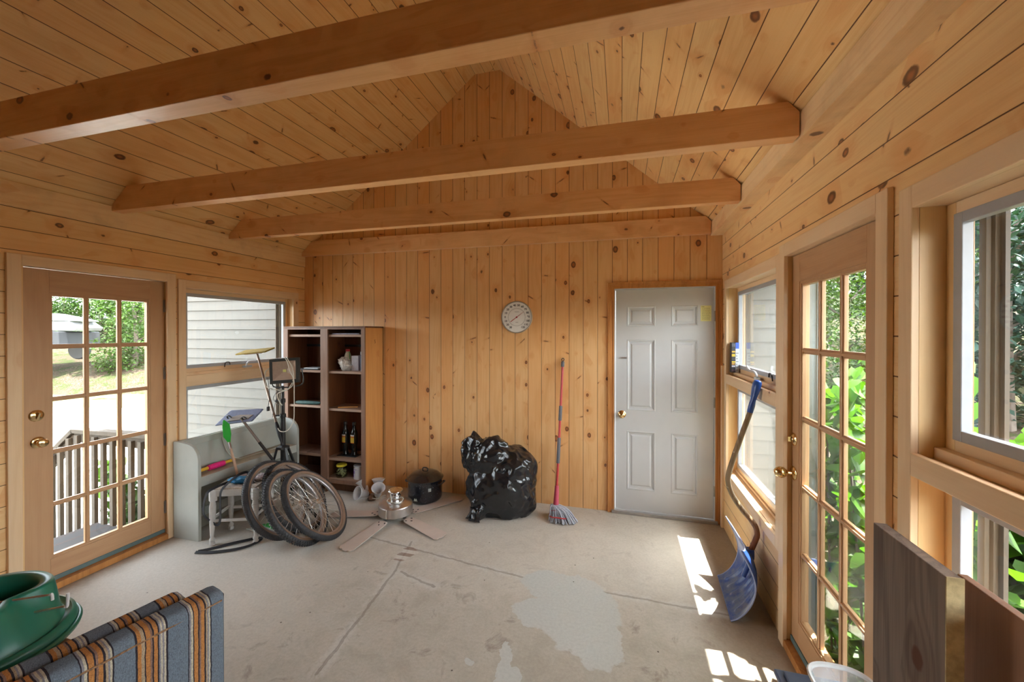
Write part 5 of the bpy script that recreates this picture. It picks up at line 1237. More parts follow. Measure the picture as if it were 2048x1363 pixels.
# ---------------------------------------------------------------- speckled enamel pot
def pot():
    c = Vector((1.645, -0.215, 0.0145)); t = thing('stock_pot', tuple(c), 'black speckled enamel canning pot with lid beside the ceiling fan', 'pot')
    n = NT('speckled_enamel', 0.12, 0.6); x, y, z = n.xyz(); v = n.vec(x, y, z)
    a = n.noise(v, 150.0, 1.0); b = n.noise(v, 60.0, 2.0)
    n.color(n.mix(n.mul(n.step(a, 0.69, 0.73), n.step(b, 0.45, 0.55)), (0.006, 0.008, 0.014), (0.6, 0.62, 0.68))); n.b.inputs['Coat Weight'].default_value = 0.6; n.b.inputs['Coat Roughness'].default_value = 0.05
    T = Matrix.Translation(c); r = 0.168
    MB().lathe([(0, 0), (r*0.9, 0.0), (r*0.97, 0.012), (r, 0.035), (r, 0.19), (r+0.008, 0.197), (r+0.008, 0.202), (r-0.003, 0.203)], T, 56).build('body', n.m, t, smooth=True)
    lid = MB().lathe([(r+0.010, 0.203), (r+0.012, 0.209), (r-0.004, 0.217), (r*0.8, 0.246), (r*0.55, 0.266), (r*0.3, 0.276), (0, 0.279)], T, 56).build('lid', plain('black_enamel_lid', (0.012, 0.013, 0.016), 0.15, coat=0.5), t, smooth=True)
    MB().tube(smoothpath([c+Vector((-0.028, 0, 0.274)), c+Vector((-0.02, 0, 0.298)), c+Vector((0.02, 0, 0.298)), c+Vector((0.028, 0, 0.274))], 6), 0.006, 8).build('knob', M['black'], lid, smooth=True)
    for s in (-1, 1):
        MB().tube(smoothpath([c+Vector((s*r*0.99, -0.055, 0.165)), c+Vector((s*(r+0.022), -0.045, 0.172)), c+Vector((s*(r+0.028), 0, 0.174)), c+Vector((s*(r+0.022), 0.045, 0.172)), c+Vector((s*r*0.99, 0.055, 0.165))], 6), 0.007, 8).build('handle', M['black'], t, smooth=True)
    mb = MB()
    def patch(a0, a1, z0, z1): mb.grid(lambda u, v: c+Vector(((r+0.0008)*math.cos(a0+(a1-a0)*u), (r+0.0008)*math.sin(a0+(a1-a0)*u), z0+(z1-z0)*v)), 6, 1)
    patch(-0.92, -0.75, 0.118, 0.150); mb.build('sticker', plain('pale_sticker', (0.50, 0.52, 0.50), 0.5), t, smooth=True, ang=180)
    mb = MB()
    for da in (0, 0.10):
        mb.bar(c+Vector(((r+.001)*math.cos(-1.75+da), (r+.001)*math.sin(-1.75+da), 0.03)), c+Vector(((r+.001)*math.cos(-1.71+da), (r+.001)*math.sin(-1.71+da), 0.055)), 0.003, 0.005)
        mb.bar(c+Vector(((r+.001)*math.cos(-1.71+da), (r+.001)*math.sin(-1.71+da), 0.055)), c+Vector(((r+.001)*math.cos(-1.66+da), (r+.001)*math.sin(-1.66+da), 0.03)), 0.003, 0.005)
    mb.build('mark', plain('pale_mark', (0.6, 0.6, 0.5), 0.5), t)
pot()

# ---------------------------------------------------------------- black refuse bag
def bag():
    c = Vector((2.44, -0.31, 0)); t = thing('garbage_bag', tuple(c), 'full crumpled shiny black plastic garbage bag by the back wall', 'bag')
    n = NT('black_plastic_film', 0.2, 0.6); n.color((0.010, 0.011, 0.014)); n.b.inputs['Coat Weight'].default_value = 0.2; n.b.inputs['Coat Roughness'].default_value = 0.08
    x, y, z = n.xyz(); v = n.vec(x, y, z)
    vo = n.t.nodes.new('ShaderNodeTexVoronoi'); vo.feature = 'DISTANCE_TO_EDGE'; vo.inputs['Scale'].default_value = 5.0
    ds = n.t.nodes.new('ShaderNodeVectorMath'); ds.operation = 'ADD'; n.t.links.new(v, ds.inputs[0])
    nz = n.t.nodes.new('ShaderNodeTexNoise'); nz.inputs['Scale'].default_value = 5.0; n.t.links.new(v, nz.inputs['Vector'])
    sc = n.t.nodes.new('ShaderNodeVectorMath'); sc.operation = 'SCALE'; sc.inputs['Scale'].default_value = 0.22; n.t.links.new(nz.outputs['Color'], sc.inputs[0]); n.t.links.new(sc.outputs[0], ds.inputs[1]); n.t.links.new(ds.outputs[0], vo.inputs['Vector'])
    n.bump(n.add(n.math('POWER', n.math('MINIMUM', vo.outputs['Distance'], 0.25), 0.6), n.mul(n.noise(v, 9.0, 2.0), 0.25)), 0.22, 0.02)
    off = WORLD[t.name]
    def blob(mat, parts, sub=5):
        bm = bmesh.new(); allv = []
        for (cc, r, seed, amp, fr) in parts:
            res = bmesh.ops.create_icosphere(bm, subdivisions=sub, radius=1.0)
            for v_ in res['verts']:
                p = v_.co.copy(); q = p*fr+Vector((seed, seed*0.3, 1.7))
                d, _ = mnoise.voronoi(q + Vector((1, 1, 1))*mnoise.noise(p*2.0+Vector((seed, 0, 0)))*0.5); e = min(1.0, (d[1]-d[0])*1.6)
                d2, _ = mnoise.voronoi(q*2.1+Vector((3, 9, 4))); e2 = min(1.0, (d2[1]-d2[0])*1.6)
                k = 1 + amp*(0.5-e) + amp*0.35*(0.5-e2) + mnoise.noise(p*1.5+Vector((seed, 2, 0)))*amp*1.1
                w = Vector((p.x*r[0], p.y*r[1], p.z*r[2]))*k
                w += Vector(cc)
                v_.co = w
        for v_ in bm.verts:
            w = v_.co
            if w.z < 0.004: w.z = 0.004+(w.z-0.004)*0.01
            if w.y > -0.02: w.y = -0.02+(w.y+0.02)*0.03
            v_.co = w-off
        me = bpy.data.meshes.new('film'); bm.to_mesh(me); bm.free(); me.materials.append(mat); me.polygons.foreach_set('use_smooth', [True]*len(me.polygons))
        o = bpy.data.objects.new('film', me); COL.objects.link(o); o.parent = t; WORLD[o.name] = off; return o
    ob = blob(n.m, [((2.46, -0.29, 0.23), (0.295, 0.215, 0.29), 1.3, 0.15, 1.5),
                    ((2.53, -0.27, 0.39), (0.240, 0.185, 0.235), 5.2, 0.15, 1.5),
                    ((2.36, -0.31, 0.48), (0.215, 0.15, 0.205), 8.4, 0.17, 1.6),
                    ((2.205, -0.34, 0.53), (0.110, 0.095, 0.160), 2.9, 0.22, 1.7),
                    ((2.60, -0.26, 0.16), (0.17, 0.17, 0.22), 7.7, 0.15, 1.5),
                    ((2.30, -0.47, 0.075), (0.070, 0.055, 0.10), 4.4, 0.30, 1.9)])
    rm = ob.modifiers.new('remesh', 'REMESH'); rm.mode = 'VOXEL'; rm.voxel_size = 0.0075; rm.use_smooth_shade = True
    sm = ob.modifiers.new('smooth', 'SMOOTH'); sm.factor = 0.5; sm.iterations = 3
    # gathered neck of the bag: a twisted spike
    pts = [Vector((2.22, -0.33, 0.62)), Vector((2.20, -0.33, 0.68)), Vector((2.185, -0.325, 0.735)), Vector((2.18, -0.32, 0.765))]
    MB().lathe([(0.085, 0.0), (0.070, 0.03), (0.050, 0.06), (0.030, 0.09), (0.006, 0.115)], axis_m((2.235, -0.33, 0.625), (-0.28, 0.02, 0.95)), 28, fn=lambda p, a: Vector((p.x*(1+0.28*math.sin(5*a+p.z*20)), p.y*(0.7+0.25*math.sin(4*a)), p.z+0.012*math.sin(3*a))), caps=False).build('gathered_neck', n.m, t, smooth=True)
    MB().lathe([(0.060, 0.0), (0.045, 0.04), (0.050, 0.075), (0.060, 0.10)], axis_m((2.285, -0.50, 0.105), (-0.12, -0.30, -0.9)), 28, fn=lambda p, a: Vector((p.x*(1+0.3*math.sin(4*a+p.z*30)), p.y*(0.7+0.3*math.sin(5*a)), p.z)), caps=False).build('loose_corner', n.m, t, smooth=True, solid=0.002)
bag()

# ---------------------------------------------------------------- mop
def mop():
    base = Vector((2.965, -0.285, 0.10)); top = Vector((2.99, -0.022, 1.403)); d = (top-base)
    t = thing('mop', (2.97, -0.28, 0), 'twist mop with red pole and grey string head leaning against the back wall', 'mop')
    red = plain('red_pole', (0.50, 0.045, 0.045), 0.35); pink = plain('rose_plastic', (0.52, 0.07, 0.12), 0.4); grey = plain('grey_grip', (0.13, 0.13, 0.15), 0.6)
    P = lambda k: base+d*k
    MB().tube([P(0.0), P(0.10), P(0.14)], [0.026, 0.020, 0.018], 16).build('socket', pink, t, smooth=True)
    MB().tube([P(0.13), P(0.98)], 0.0115, 14).build('pole', red, t, smooth=True)
    for a, b in ((0.285, 0.455), (0.57, 0.672), (0.945, 0.985)): MB().tube([P(a), P(a+0.004), P(b-0.004), P(b)], [0.013, 0.016, 0.016, 0.013], 14).build('grip', grey, t, smooth=True)
    MB().tube(smoothpath([P(0.984), P(0.998)+Vector((-0.012, 0, 0)), P(1.008), P(0.998)+Vector((0.012, 0, 0)), P(0.984)], 4), 0.004, 6).build('hanging_loop', M['black'], t, smooth=True)
    rng = random.Random(3); st = plain('grey_mop_yarn', (0.42, 0.44, 0.50), 0.9, var=0.3, scale=140); mb = MB()
    hub = base+Vector((0.0, -0.005, 0.0))
    for i in range(150):
        a = rng.uniform(0, 2*PI); rr = rng.uniform(0.35, 1.0)
        R0 = 0.085+0.045*(0.5+0.5*math.cos(a+0.2)); R0y = 0.095
        e = Vector((2.985+math.cos(a)*(R0+0.02)*rr+0.02, -0.285+math.sin(a)*R0y*rr-0.02, 0.008+0.012*rng.random()))
        if e.y > -0.10: e.y = -0.10-rng.random()*0.02
        m1 = hub+Vector((math.cos(a)*0.045*rr, math.sin(a)*0.045*rr, 0.01+0.015*rng.random()))
        m2 = hub.lerp(e, 0.62)+Vector((rng.uniform(-.01, .01), rng.uniform(-.01, .01), 0.035-0.02*rr+rng.uniform(0, 0.02)))
        mb.tube(smoothpath([hub+Z*0.02, m1, m2+Z*0.012, e, e+Vector((math.cos(a)*0.006, math.sin(a)*0.006, -0.002))], 3), 0.0052, 5)
    mb.build('strands', st, t, smooth=True)
    for (zc, rx, ry, ox, oy) in ((0.092, 0.050, 0.048, 2.972, -0.292), (0.052, 0.088, 0.078, 3.0, -0.31)):
        pts = [Vector((ox+rx*math.cos(a), oy+ry*math.sin(a), zc+0.006*math.sin(3*a))) for a in [k*2*PI/24 for k in range(24)]]
        MB().tube(pts, 0.0055, 6, closed=True).build('red_band', red, t, smooth=True)
mop()

# ---------------------------------------------------------------- dial thermometer
def thermometer():
    c = Vector((2.533, 0.0, 1.808)); t = thing('thermometer', tuple(c), 'round white dial thermometer hanging on the back wall', 'thermometer')
    Mx = basis(c, (1, 0, 0), (0, 0, 1), (0, -1, 0)); r = 0.158
    MB().lathe([(0, 0.001), (r-0.004, 0.001), (r, 0.006), (r, 0.016), (r-0.004, 0.020), (r-0.009, 0.019), (r-0.011, 0.012)], Mx, 72, caps=False).build('bezel', plain('brushed_aluminium_rim', (0.60, 0.60, 0.58), 0.3, 0.8), t, smooth=True, ang=50)
    MB().lathe([(r-0.010, 0.009), (r-0.010, 0.012), (0, 0.012)], Mx, 72, caps=False).build('dial', plain('dial_white', (0.90, 0.92, 0.92), 0.4, var=0.02), t)
    MB().lathe([(r*0.545, 0.0122), (r*0.545, 0.0128), (r*0.530, 0.0128), (r*0.530, 0.0122)], Mx, 72, caps=False).build('scale_ring', plain('dial_grey', (0.33, 0.35, 0.37), 0.6), t)
    ink = plain('dial_ink', (0.04, 0.05, 0.08), 0.6)
    lab = ['30', '20', '10', '0', '10', '20', '30', '40', '50', '60', '70', '80', '90', '100', '110', '120']
    for i, s in enumerate(lab):
        a = R(238.5-19.75*i); q = Mx @ Matrix.Translation((r*0.745*math.cos(a), r*0.745*math.sin(a), 0.0128))
        text('numeral', s, 0.027, q, ink, t, 0.0003)
    mb = MB()
    for i in range(76):
        a = R(238.5-19.75*i/5); l = 0.006 if i % 5 == 0 else 0.003
        mb.bar(Mx @ Vector((r*0.56*math.cos(a), r*0.56*math.sin(a), 0.0128)), Mx @ Vector(((r*0.56+l)*math.cos(a), (r*0.56+l)*math.sin(a), 0.0128)), 0.0010, 0.0006, up=(0, 1, 0))
    mb.build('tick_marks', ink, t)
    for (zz, w) in ((0.052, 0.040), (-0.050, 0.024)):
        mb = MB(); rng = random.Random(5); x = -w/2
        while x < w/2: l = rng.uniform(0.002, 0.005); mb.prism([(x, zz-0.0015), (x+l, zz-0.0015), (x+l, zz+0.0015), (x, zz+0.0015)], Mx, 0.0124, 0.0129); x += l+0.0015
        mb.build('fine_print', ink, t)
    mb = MB(); 
    for (x, y, l) in ((-0.058, -0.066, 0.008), (0.058, -0.066, 0.008)): mb.prism([(x-l/2, y-0.001), (x+l/2, y-0.001), (x+l/2, y+0.001), (x-l/2, y+0.001)], Mx, 0.0124, 0.0129)
    red = plain('needle_red', (0.50, 0.02, 0.05), 0.4)
    a = R(36.0); q = Mx @ Matrix.Rotation(a, 4, 'Z')
    MB().prism([(-0.077, -0.0028), (0, -0.0024), (0.090, -0.0006), (0.094, 0), (0.090, 0.0006), (0, 0.0024), (-0.077, 0.0028)], q, 0.0145, 0.0158).build('needle', red, t)
    MB().lathe([(0.0075, 0.012), (0.0075, 0.018), (0, 0.019)], Mx, 20).build('needle_hub', red, t, smooth=True)
    MB().lathe([(r-0.010, 0.0172), (r-0.010, 0.0180), (0, 0.0182)], Mx, 48, caps=False).build('cover_glass', glass('dial_glass', (1.0, 1.0, 1.0), refl=0.3), t)
thermometer()

# ---------------------------------------------------------------- snow shovel
def shovel():
    t = thing('snow_shovel', (4.18, -1.05, 0), 'blue snow shovel with bent wooden handle leaning against the narrow right window', 'shovel')
    prof = [(0.0, 0.004), (0.035, 0.022), (0.075, 0.062), (0.108, 0.12), (0.125, 0.185), (0.122, 0.25), (0.105, 0.305), (0.085, 0.345), (0.070, 0.375)]
    sp = smoothpath([Vector((a, 0, b)) for a, b in prof], 4)
    y0, y1 = -0.825, -1.275; n = len(sp)-1
    mb = MB()
    def f(u, v):
        k = u*n; i = min(int(k), n-1); p = sp[i].lerp(sp[i+1], k-i)
        w = 2*v-1; y = (y0+y1)/2 + (y1-y0)/2*w
        x = 4.158 + p.x - 0.025*v ; z = p.z
        bow = (1-w*w)
        x += 0.045*bow*min(1, u*2.2)
        # notched top edge: corners rise, centre dips to the socket
        if u > 0.6: z += (u-0.6)/0.4*(abs(w)**1.6*0.075 - 0.035 - (0.0 if abs(w) > 0.12 else 0.0)); x -= (u-0.6)/0.4*0.02*abs(w)
        # pressed ribs
        rib = 0.0
        if 0.10 < u < 0.72:
            e = min(1, (u-0.10)/0.06, (0.72-u)/0.08)
            for wc in (-0.66, -0.33, 0.0, 0.33, 0.66): rib += math.exp(-((w-wc*(0.55+0.6*(1-u)))/0.055)**2)
            rib *= e
        nx = 1.0
        return (x-0.014*rib, y, z+0.004*rib)
    mb.grid(f, 60, 72)
    m = plain('blue_shovel_plastic', (0.035, 0.085, 0.30), 0.32, var=0.08, scale=40)
    pt = NT('scuffed_blue_plastic', 0.34, 0.5); x, y, z = pt.xyz(); v = pt.vec(x, y, z)
    wear = pt.mul(pt.step(pt.noise(v, 14.0, 5.0, 0.7), 0.35, 0.62), pt.step(z, 0.24, 0.06))
    pt.color(pt.mix(pt.mul(wear, 0.75), (0.025, 0.075, 0.29), (0.17, 0.19, 0.22)))
    M['shovel'] = pt.m
    bl_ = mb.build('blade', M['shovel'], t, smooth=True, ang=180, solid=0.004)
    rimp = [Vector(f(k/24, 1.0)) for k in range(25)]
    far = [Vector(f(k/24, 0.0)) for k in range(25)]
    pale = plain('pale_scuffed_edge', (0.30, 0.36, 0.58), 0.4)
    MB().tube(rimp, 0.0042, 6).build('side_edge', pale, bl_, smooth=True); MB().tube(far, 0.0035, 6).build('side_edge', pale, bl_, smooth=True)
    MB().tube([Vector(f(1.0, k/30)) for k in range(31)], 0.0035, 6).build('top_edge', pale, bl_, smooth=True)
    MB().tube(smoothpath([Vector((4.258, -1.05, 0.15)), Vector((4.290, -1.05, 0.25)), Vector((4.292, -1.05, 0.325))], 5), [0.014]*6+[0.024]*5, 14).build('socket', m, t, smooth=True)
    hp = [(4.292, -1.05, 0.30), (4.322, -1.05, 0.38), (4.332, -1.05, 0.425), (4.312, -1.05, 0.485), (4.25, -1.05, 0.56), (4.195, -1.05, 0.645), (4.172, -1.05, 0.715), (4.172, -1.05, 0.77), (4.198, -1.05, 0.87), (4.238, -1.05, 1.0), (4.292, -1.05, 1.17), (4.305, -1.05, 1.215)]
    hm = NT('weathered_ash_handle', 0.6, 0.3); x, y, z = hm.xyz()
    g_ = hm.noise(hm.vec(hm.mul(x, 90), hm.mul(y, 90), hm.mul(z, 6)), 1.0, 3.0)
    c1 = hm.mix(hm.step(z, 0.62, 0.35), (0.36, 0.26, 0.155), (0.27, 0.085, 0.03))
    c1 = hm.mix(hm.step(g_, 0.4, 0.65), c1, hm.scale(c1, 0.62))
    hm.color(hm.mix(hm.math('GREATER_THAN', hm.noise(hm.vec(x, y, z), 26.0, 1.0), 0.72), c1, (0.60, 0.52, 0.40)))
    MB().tube(smoothpath(hp, 6), 0.0155, 16).build('handle', hm.m, t, smooth=True)
    g0, g1 = Vector((4.290, -1.05, 1.165)), Vector((4.333, -1.05, 1.36))
    pr = [(0.016, 0.0), (0.019, 0.004), (0.019, 0.06), (0.023, 0.075), (0.029, 0.11), (0.036, 0.15), (0.038, 0.18), (0.032, 0.198), (0.018, 0.205), (0, 0.206)]
    MB().lathe(pr, axis_m(g0, g1-g0, (0, 1, 0)), 24, fn=lambda p, a: Vector((p.x*(0.62 if p.z > 0.07 else 0.9), p.y*1.0, p.z+0.0))).build('grip', plain('blue_grip', (0.02, 0.09, 0.40), 0.3), t, smooth=True)
shovel()
# caulk carton on the window ledge
t = thing('bulb_carton', (4.392, -0.275, 1.341), 'tall black and white printed carton standing on the narrow right window ledge', 'carton')
MB().box(4.366, -0.305, 1.3405, 4.418, -0.248, 1.578).build('carton', plain('black_carton', (0.03, 0.03, 0.035), 0.4), t, bevel=0.002)
mb = MB(); mb.box(4.3945, -0.3062, 1.3407, 4.4185, -0.3048, 1.53); mb.build('side_panel', plain('silver_panel', (0.45, 0.46, 0.47), 0.4), t)
mb = MB(); mb.box(4.3945, -0.3064, 1.53, 4.4187, -0.3046, 1.5785); mb.build('blue_panel', plain('blue_print', (0.04, 0.10, 0.45), 0.4), t)
rng = random.Random(12)
for (z0, z1, col) in ((1.50, 1.512, (0.65, 0.40, 0.05)), (1.468, 1.488, (0.75, 0.50, 0.03)), (1.42, 1.43, (0.75, 0.50, 0.03)), (1.405, 1.415, (0.6, 0.3, 0.05)), (1.385, 1.397, (0.55, 0.55, 0.6)), (1.35, 1.365, (0.12, 0.07, 0.10)), (1.545, 1.57, (0.10, 0.10, 0.12))):
    mb = MB(); x = 4.368
    while x < 4.390: l = rng.uniform(0.003, 0.009); mb.box(x, -0.3062, z0, min(x+l, 4.393), -0.3049, z1); x += l+0.002
    mb.build('printing', plain('carton_print', col, 0.5), t)
mb = MB()
for k in range(7): mb.box(4.397, -0.3070, 1.36+k*0.022, 4.415-0.004*(k % 3), -0.3060, 1.366+k*0.022)
mb.build('printing', plain('grey_print', (0.15, 0.16, 0.18), 0.5), t)

# ---------------------------------------------------------------- boards leaning by the large window
greyb = pine('grey_weathered_board', 'z', 'y', 0, (0.23, 0.175, 0.14), (0.11, 0.080, 0.065), groove=False, seed=71, knots=0.12, rough=0.8, tint=0, grain=1.7, coat=0)
brownb = pine('brown_old_board', 'z', 'y', 0, (0.33, 0.17, 0.095), (0.22, 0.105, 0.06), groove=False, seed=73, knots=0.40, ksize=1.2, rough=0.7, tint=0, coat=0)
t = thing('weathered_board', (4.21, -2.6, 0), 'grey weathered plank with pale sawn edge standing by the right window', 'board')
MB().box(4.196, -2.738, 0.002, 4.226, -2.483, 1.135).build('plank', greyb, t, bevel=0.002)
MB().box(4.1955, -2.7405, 0.002, 4.2265, -2.7375, 1.136).build('sawn_edge', plain('pale_sawn_edge', (0.48, 0.38, 0.20), 0.8, var=0.25, scale=40, bump=0.3), t)
t = thing('brown_board', (4.30, -2.78, 0), 'brown knotty board standing behind the grey plank by the right window', 'board')
MB().box(4.292, -2.98, 0.002, 4.312, -2.618, 1.088).build('plank', brownb, t, bevel=0.002)

# ---------------------------------------------------------------- storage tote with a clear tub
t = thing('storage_tote', (4.19, -2.32, 0), 'slate blue plastic storage tote by the right wall under the clear tub', 'tote')
bl_m = plain('slate_blue_plastic', (0.09, 0.13, 0.22), 0.4, var=0.05)
MB().box(4.075, -2.465, 0.0, 4.325, -2.175, 0.425).build('body', bl_m, t, bevel=0.008)
ld = MB().box(4.060, -2.475, 0.420, 4.335, -2.160, 0.440).build('lid', bl_m, t, bevel=0.006)
MB().box(4.085, -2.455, 0.440, 4.315, -2.180, 0.452).build('raised_panel', bl_m, ld, bevel=0.004)
MB().box(4.055, -2.40, 0.405, 4.064, -2.24, 0.436).build('latch', plain('navy_latch', (0.05, 0.06, 0.14), 0.4), ld, bevel=0.002)
t = thing('plastic_tub', (4.208, -2.335, 0.452), 'clear plastic food tub standing on the blue storage tote', 'tub')
def tubm():
    m = bpy.data.materials.new('clear_plastic'); m.use_nodes = True; tt = m.node_tree; b = tt.nodes['Principled BSDF']
    o = tt.nodes['Material Output']; tr = tt.nodes.new('ShaderNodeBsdfTransparent'); mx = tt.nodes.new('ShaderNodeMixShader'); mx.inputs[0].default_value = 0.30
    b.inputs['Base Color'].default_value = (0.75, 0.76, 0.76, 1); b.inputs['Roughness'].default_value = 0.12
    tt.links.new(tr.outputs[0], mx.inputs[1]); tt.links.new(b.outputs[0], mx.inputs[2]); tt.links.new(mx.outputs[0], o.inputs[0]); return m
sq = lambda p, a: Vector((p.x*(1+0.10*abs(math.sin(2*a))**2), p.y*(1+0.10*abs(math.sin(2*a))**2), p.z))
Mt = Matrix.Translation((4.208, -2.335, 0.4525))
cp = tubm()
MB().lathe([(0, 0.0), (0.066, 0.0), (0.072, 0.004), (0.088, 0.092)], Mt, 48, fn=sq, caps=False).build('tub', cp, t, smooth=True, solid=0.0015)
MB().lathe([(0.087, 0.088), (0.096, 0.090), (0.098, 0.098), (0.094, 0.102), (0.087, 0.100), (0.087, 0.088)], Mt, 48, fn=sq, caps=False).build('rim', plain('frosted_rim', (0.58, 0.58, 0.56), 0.2), t, smooth=True)

# ---------------------------------------------------------------- striped cushions, old table, tree stand
def stripes(name, dx, dy, off):
    n = NT(name, 0.95, 0.1); x, y, z = n.xyz()
    wob = n.mul(n.sub(n.noise(n.vec(x, y, z), 40.0, 2.0), 0.5), 0.004)
    s = n.add(n.add(n.mul(x, dx), n.mul(y, dy)), n.add(wob, off)); f = n.math('FRACT', n.math('DIVIDE', s, 0.235))
    r = n.t.nodes.new('ShaderNodeValToRGB'); r.color_ramp.interpolation = 'CONSTANT'; e = r.color_ramp.elements
    BL, BK, CR, OR, BR, TN, GY = (0.125, 0.15, 0.18), (0.028, 0.024, 0.030), (0.40, 0.35, 0.27), (0.36, 0.155, 0.05), (0.20, 0.12, 0.09), (0.32, 0.24, 0.16), (0.20, 0.19, 0.21)
    seq = [(0, BL), (0.21, BK), (0.23, CR), (0.25, GY), (0.265, CR), (0.285, GY), (0.30, BK), (0.315, OR), (0.355, BK), (0.37, BR), (0.39, OR), (0.43, BK), (0.445, TN), (0.475, OR), (0.51, BK), (0.53, BL), (0.72, BK), (0.735, CR), (0.755, GY), (0.77, TN), (0.79, BK), (0.81, OR), (0.85, BR), (0.87, BK), (0.885, OR), (0.93, BK), (0.945, CR), (0.965, GY), (0.985, BK)]
    e[0].position = 0; e[0].color = seq[0][1]+(1,); e[1].position = seq[1][0]; e[1].color = seq[1][1]+(1,)
    for p, c in seq[2:]: q = e.new(p); q.color = c+(1,)
    n.t.links.new(f, r.inputs[0])
    wv = n.noise(n.vec(n.mul(x, 500), n.mul(y, 500), n.mul(z, 160)), 1.0, 2.0); wf = n.noise(n.vec(x, y, z), 260.0, 2.0)
    n.color(n.scale(r.outputs[0], n.add(0.1, n.add(n.mul(wv, 0.95), n.mul(wf, 0.95))))); n.bump(n.add(wv, wf), 0.5, 0.003); return n.m
def cushion(p0, p1, th, ztop, zbot, label, seed, off, piping=True):
    """upholstered slab standing on edge; p0 (far) -> p1 (near) is the front face line at the top"""
    p0, p1 = Vector(p0), Vector(p1); d = (p1-p0).normalized(); w = Vector((d.y, -d.x, 0)); w = w if w.x < 0 else -w   # w points away from the room (to -x)
    t = thing('striped_cushion', (p0.x, p0.y, 0), label, 'cushion'); Lh = (p1-p0).length
    mt = stripes('striped_upholstery_%d' % seed, d.x, d.y, off); mb = MB(); rr = 0.028
    prof = []
    for k in range(7): a = k*PI/12; prof.append((rr-rr*math.sin(a) if False else rr*(1-math.cos(PI/2-a)), 0))
    out = [(0.0, zbot)]
    for k in range(9): a = k*PI/16; out.append((rr*(1-math.cos(a)), ztop-rr+rr*math.sin(a)))
    for k in range(9): a = PI/2+k*PI/16; out.append((th-rr*(1+math.cos(a)), ztop-rr+rr*math.sin(a)))
    out.append((th, zbot)); N = 60
    pc = [Vector((a, b)) for a, b in out]; cen = Vector((th/2, (ztop+zbot)/2))
    for i in range(N+1):
        u = i/N; s = u*Lh; ed = min(s, Lh-s); k = 1.0
        sh = 0.0 if ed > 0.03 else 0.028*(1-math.sqrt(max(0, 1-((0.03-ed)/0.03)**2)))
        for (a, b) in pc:
            puff = 0.006*mnoise.noise(Vector((s*9, b*7, seed*3.1)))+0.004*mnoise.noise(Vector((s*25, b*20, seed*3.1)))
            aa = min(max(a, sh), th-sh); bb = b-(sh if b > ztop-0.08 else 0)
            q = p0 + d*s + w*(aa + (puff if a < th/2 else -puff)); q.z = bb + (puff*0.8 if b > ztop-0.02 else 0); mb.v.append(q)
    m_ = len(pc)
    for i in range(N):
        for j in range(m_-1): mb.addf((i*m_+j, i*m_+j+1, (i+1)*m_+j+1, (i+1)*m_+j))
    mb.addf([j for j in range(m_)]); mb.addf([N*m_+j for j in range(m_)][::-1])
    mb.build('cover', mt, t, smooth=True, ang=70)
    if piping:
        pp = []
        for i in range(61): s = 0.02+(Lh-0.04)*i/60; q = p0+d*s-w*0.0005; q.z = ztop-rr-0.002+0.004*mnoise.noise(Vector((s*9, 0, seed))); pp.append(q)
        MB().tube(pp, 0.0028, 6).build('seam', plain('seam_thread_%d' % seed, (0.22, 0.12, 0.06), 0.9, var=0.6, scale=120), t, smooth=True)
    return t
cushion((2.246, -2.762, 0), (2.045, -3.62, 0), 0.088, 0.795, 0.002, 'striped upholstered cushion standing on edge, nearest the camera', 1, 0.120)
cushion((2.112, -2.790, 0), (1.915, -3.62, 0), 0.078, 0.772, 0.002, 'striped upholstered cushion standing on edge, behind the nearest one and beside the green stand', 2, 0.045)
t = thing('table', (1.55, -3.35, 0), 'dark old wooden table under the green tree stand', 'table')
MB().box(1.25, -3.75, 0.600, 1.80, -2.908, 0.6275).build('tabletop', brownb, t, bevel=0.003)
for (x, y) in ((1.28, -3.72), (1.77, -3.72), (1.28, -2.95), (1.77, -2.95)): MB().box(x-0.022, y-0.022, 0, x+0.022, y+0.022, 0.600).build('leg', brownb, t, bevel=0.002)
for a in ((1.28, -2.96, 1.77, -2.95), (1.28, -3.73, 1.77, -3.72), (1.275, -3.72, 1.285, -2.95), (1.765, -3.72, 1.775, -2.95)): MB().box(a[0], a[1], 0.52, a[2], a[3], 0.600).build('apron', brownb, t)
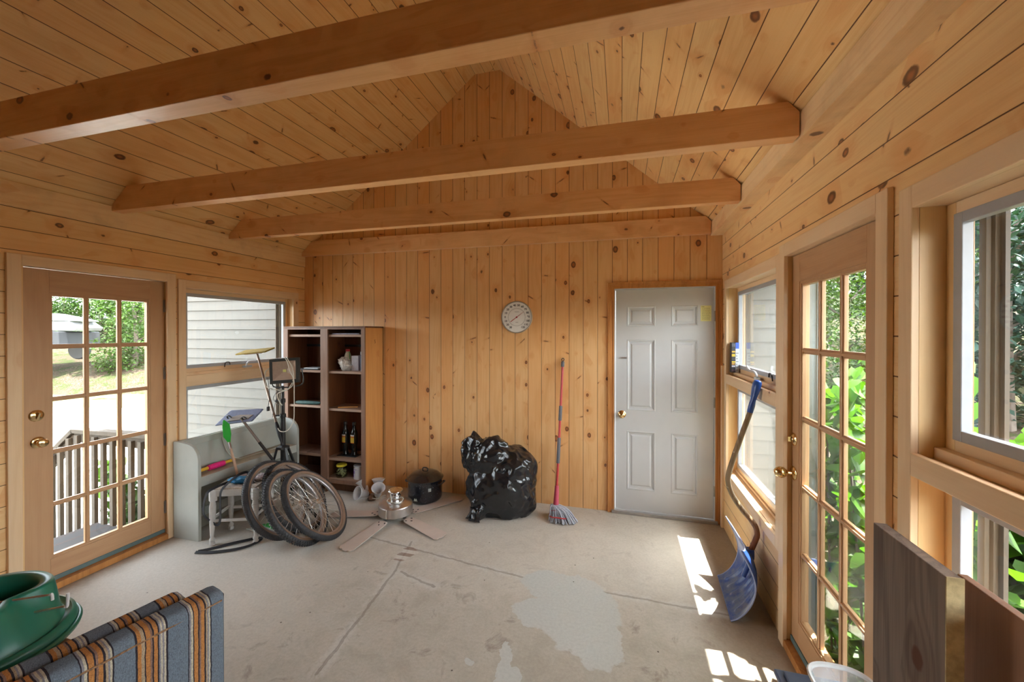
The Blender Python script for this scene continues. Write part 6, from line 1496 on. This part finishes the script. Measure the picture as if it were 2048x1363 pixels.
def treestand():
    c = Vector((1.527, -3.045, 0.6615)); t = thing('christmas_tree_stand', tuple(c), 'green plastic christmas tree stand with screw bolts on the old table', 'tree stand')
    g = plain('green_moulded_plastic', (0.012, 0.135, 0.085), 0.30, var=0.05, scale=4)
    ph = R(24)
    def lob(p, a):
        z = p.z; k = max(0.0, min(1.0, (z-0.030)/0.10))
        pin = max(0.0, math.cos(2*(a-ph)))**3          # pinches where the bolts run
        f = 1-0.34*pin*k
        return Vector((p.x*f, p.y*f, z))
    prof = [(0.232, -0.02), (0.238, -0.004), (0.233, 0.012), (0.222, 0.018), (0.214, 0.012), (0.206, 0.010), (0.199, 0.020), (0.195, 0.042), (0.189, 0.085), (0.182, 0.130), (0.178, 0.135), (0.150, 0.137), (0.146, 0.133), (0.140, 0.10), (0.132, 0.03), (0.0, 0.02)]
    MB().lathe(prof, Matrix.Translation(c), 120, fn=lob, caps=False).build('body', g, t, smooth=True, ang=60)
    MB().lathe([(0.238, -0.026), (0.245, -0.024), (0.247, -0.016), (0.243, -0.010), (0.234, -0.008)], Matrix.Translation(c), 90, caps=False).build('base_rim', g, t, smooth=True, solid=0.003)
    for k, (ang, z, st) in enumerate(((ph+0.03, 0.128, 1.0), (ph+0.14, 0.070, 1.0), (ph+PI, 0.128, 0.8), (ph+PI/2, 0.145, 0.0), (ph-PI/2, 0.145, 0.0))):
        if st == 0: continue
        d = Vector((math.cos(ang), math.sin(ang), 0)); s = Vector((-d.y, d.x, 0)); p0 = c+d*0.055+Z*z; p1 = c+d*(0.222 if k == 0 else 0.245)+Z*(z+0.010)
        b = MB().tube([p0, p1], 0.0035, 8).build('eye_bolt', M['steel'], t, smooth=True)
        hk = smoothpath([p1-d*0.004, p1+d*0.002, p1+d*0.004+(-Z*0.018 if k == 0 else Z*0.042)], 4)
        MB().tube(hk, 0.0045, 8).build('hook', plain('white_tip_%d' % k, (0.62, 0.60, 0.58), 0.4), b, smooth=True)
        if k != 1: MB().tube([p0-d*0.028, p0-d*0.022, p0+d*0.0], [0.008, 0.012, 0.008], 12).build('red_tip', plain('red_plastic_tip_%d' % k, (0.50, 0.01, 0.05), 0.4), b, smooth=True)
treestand()
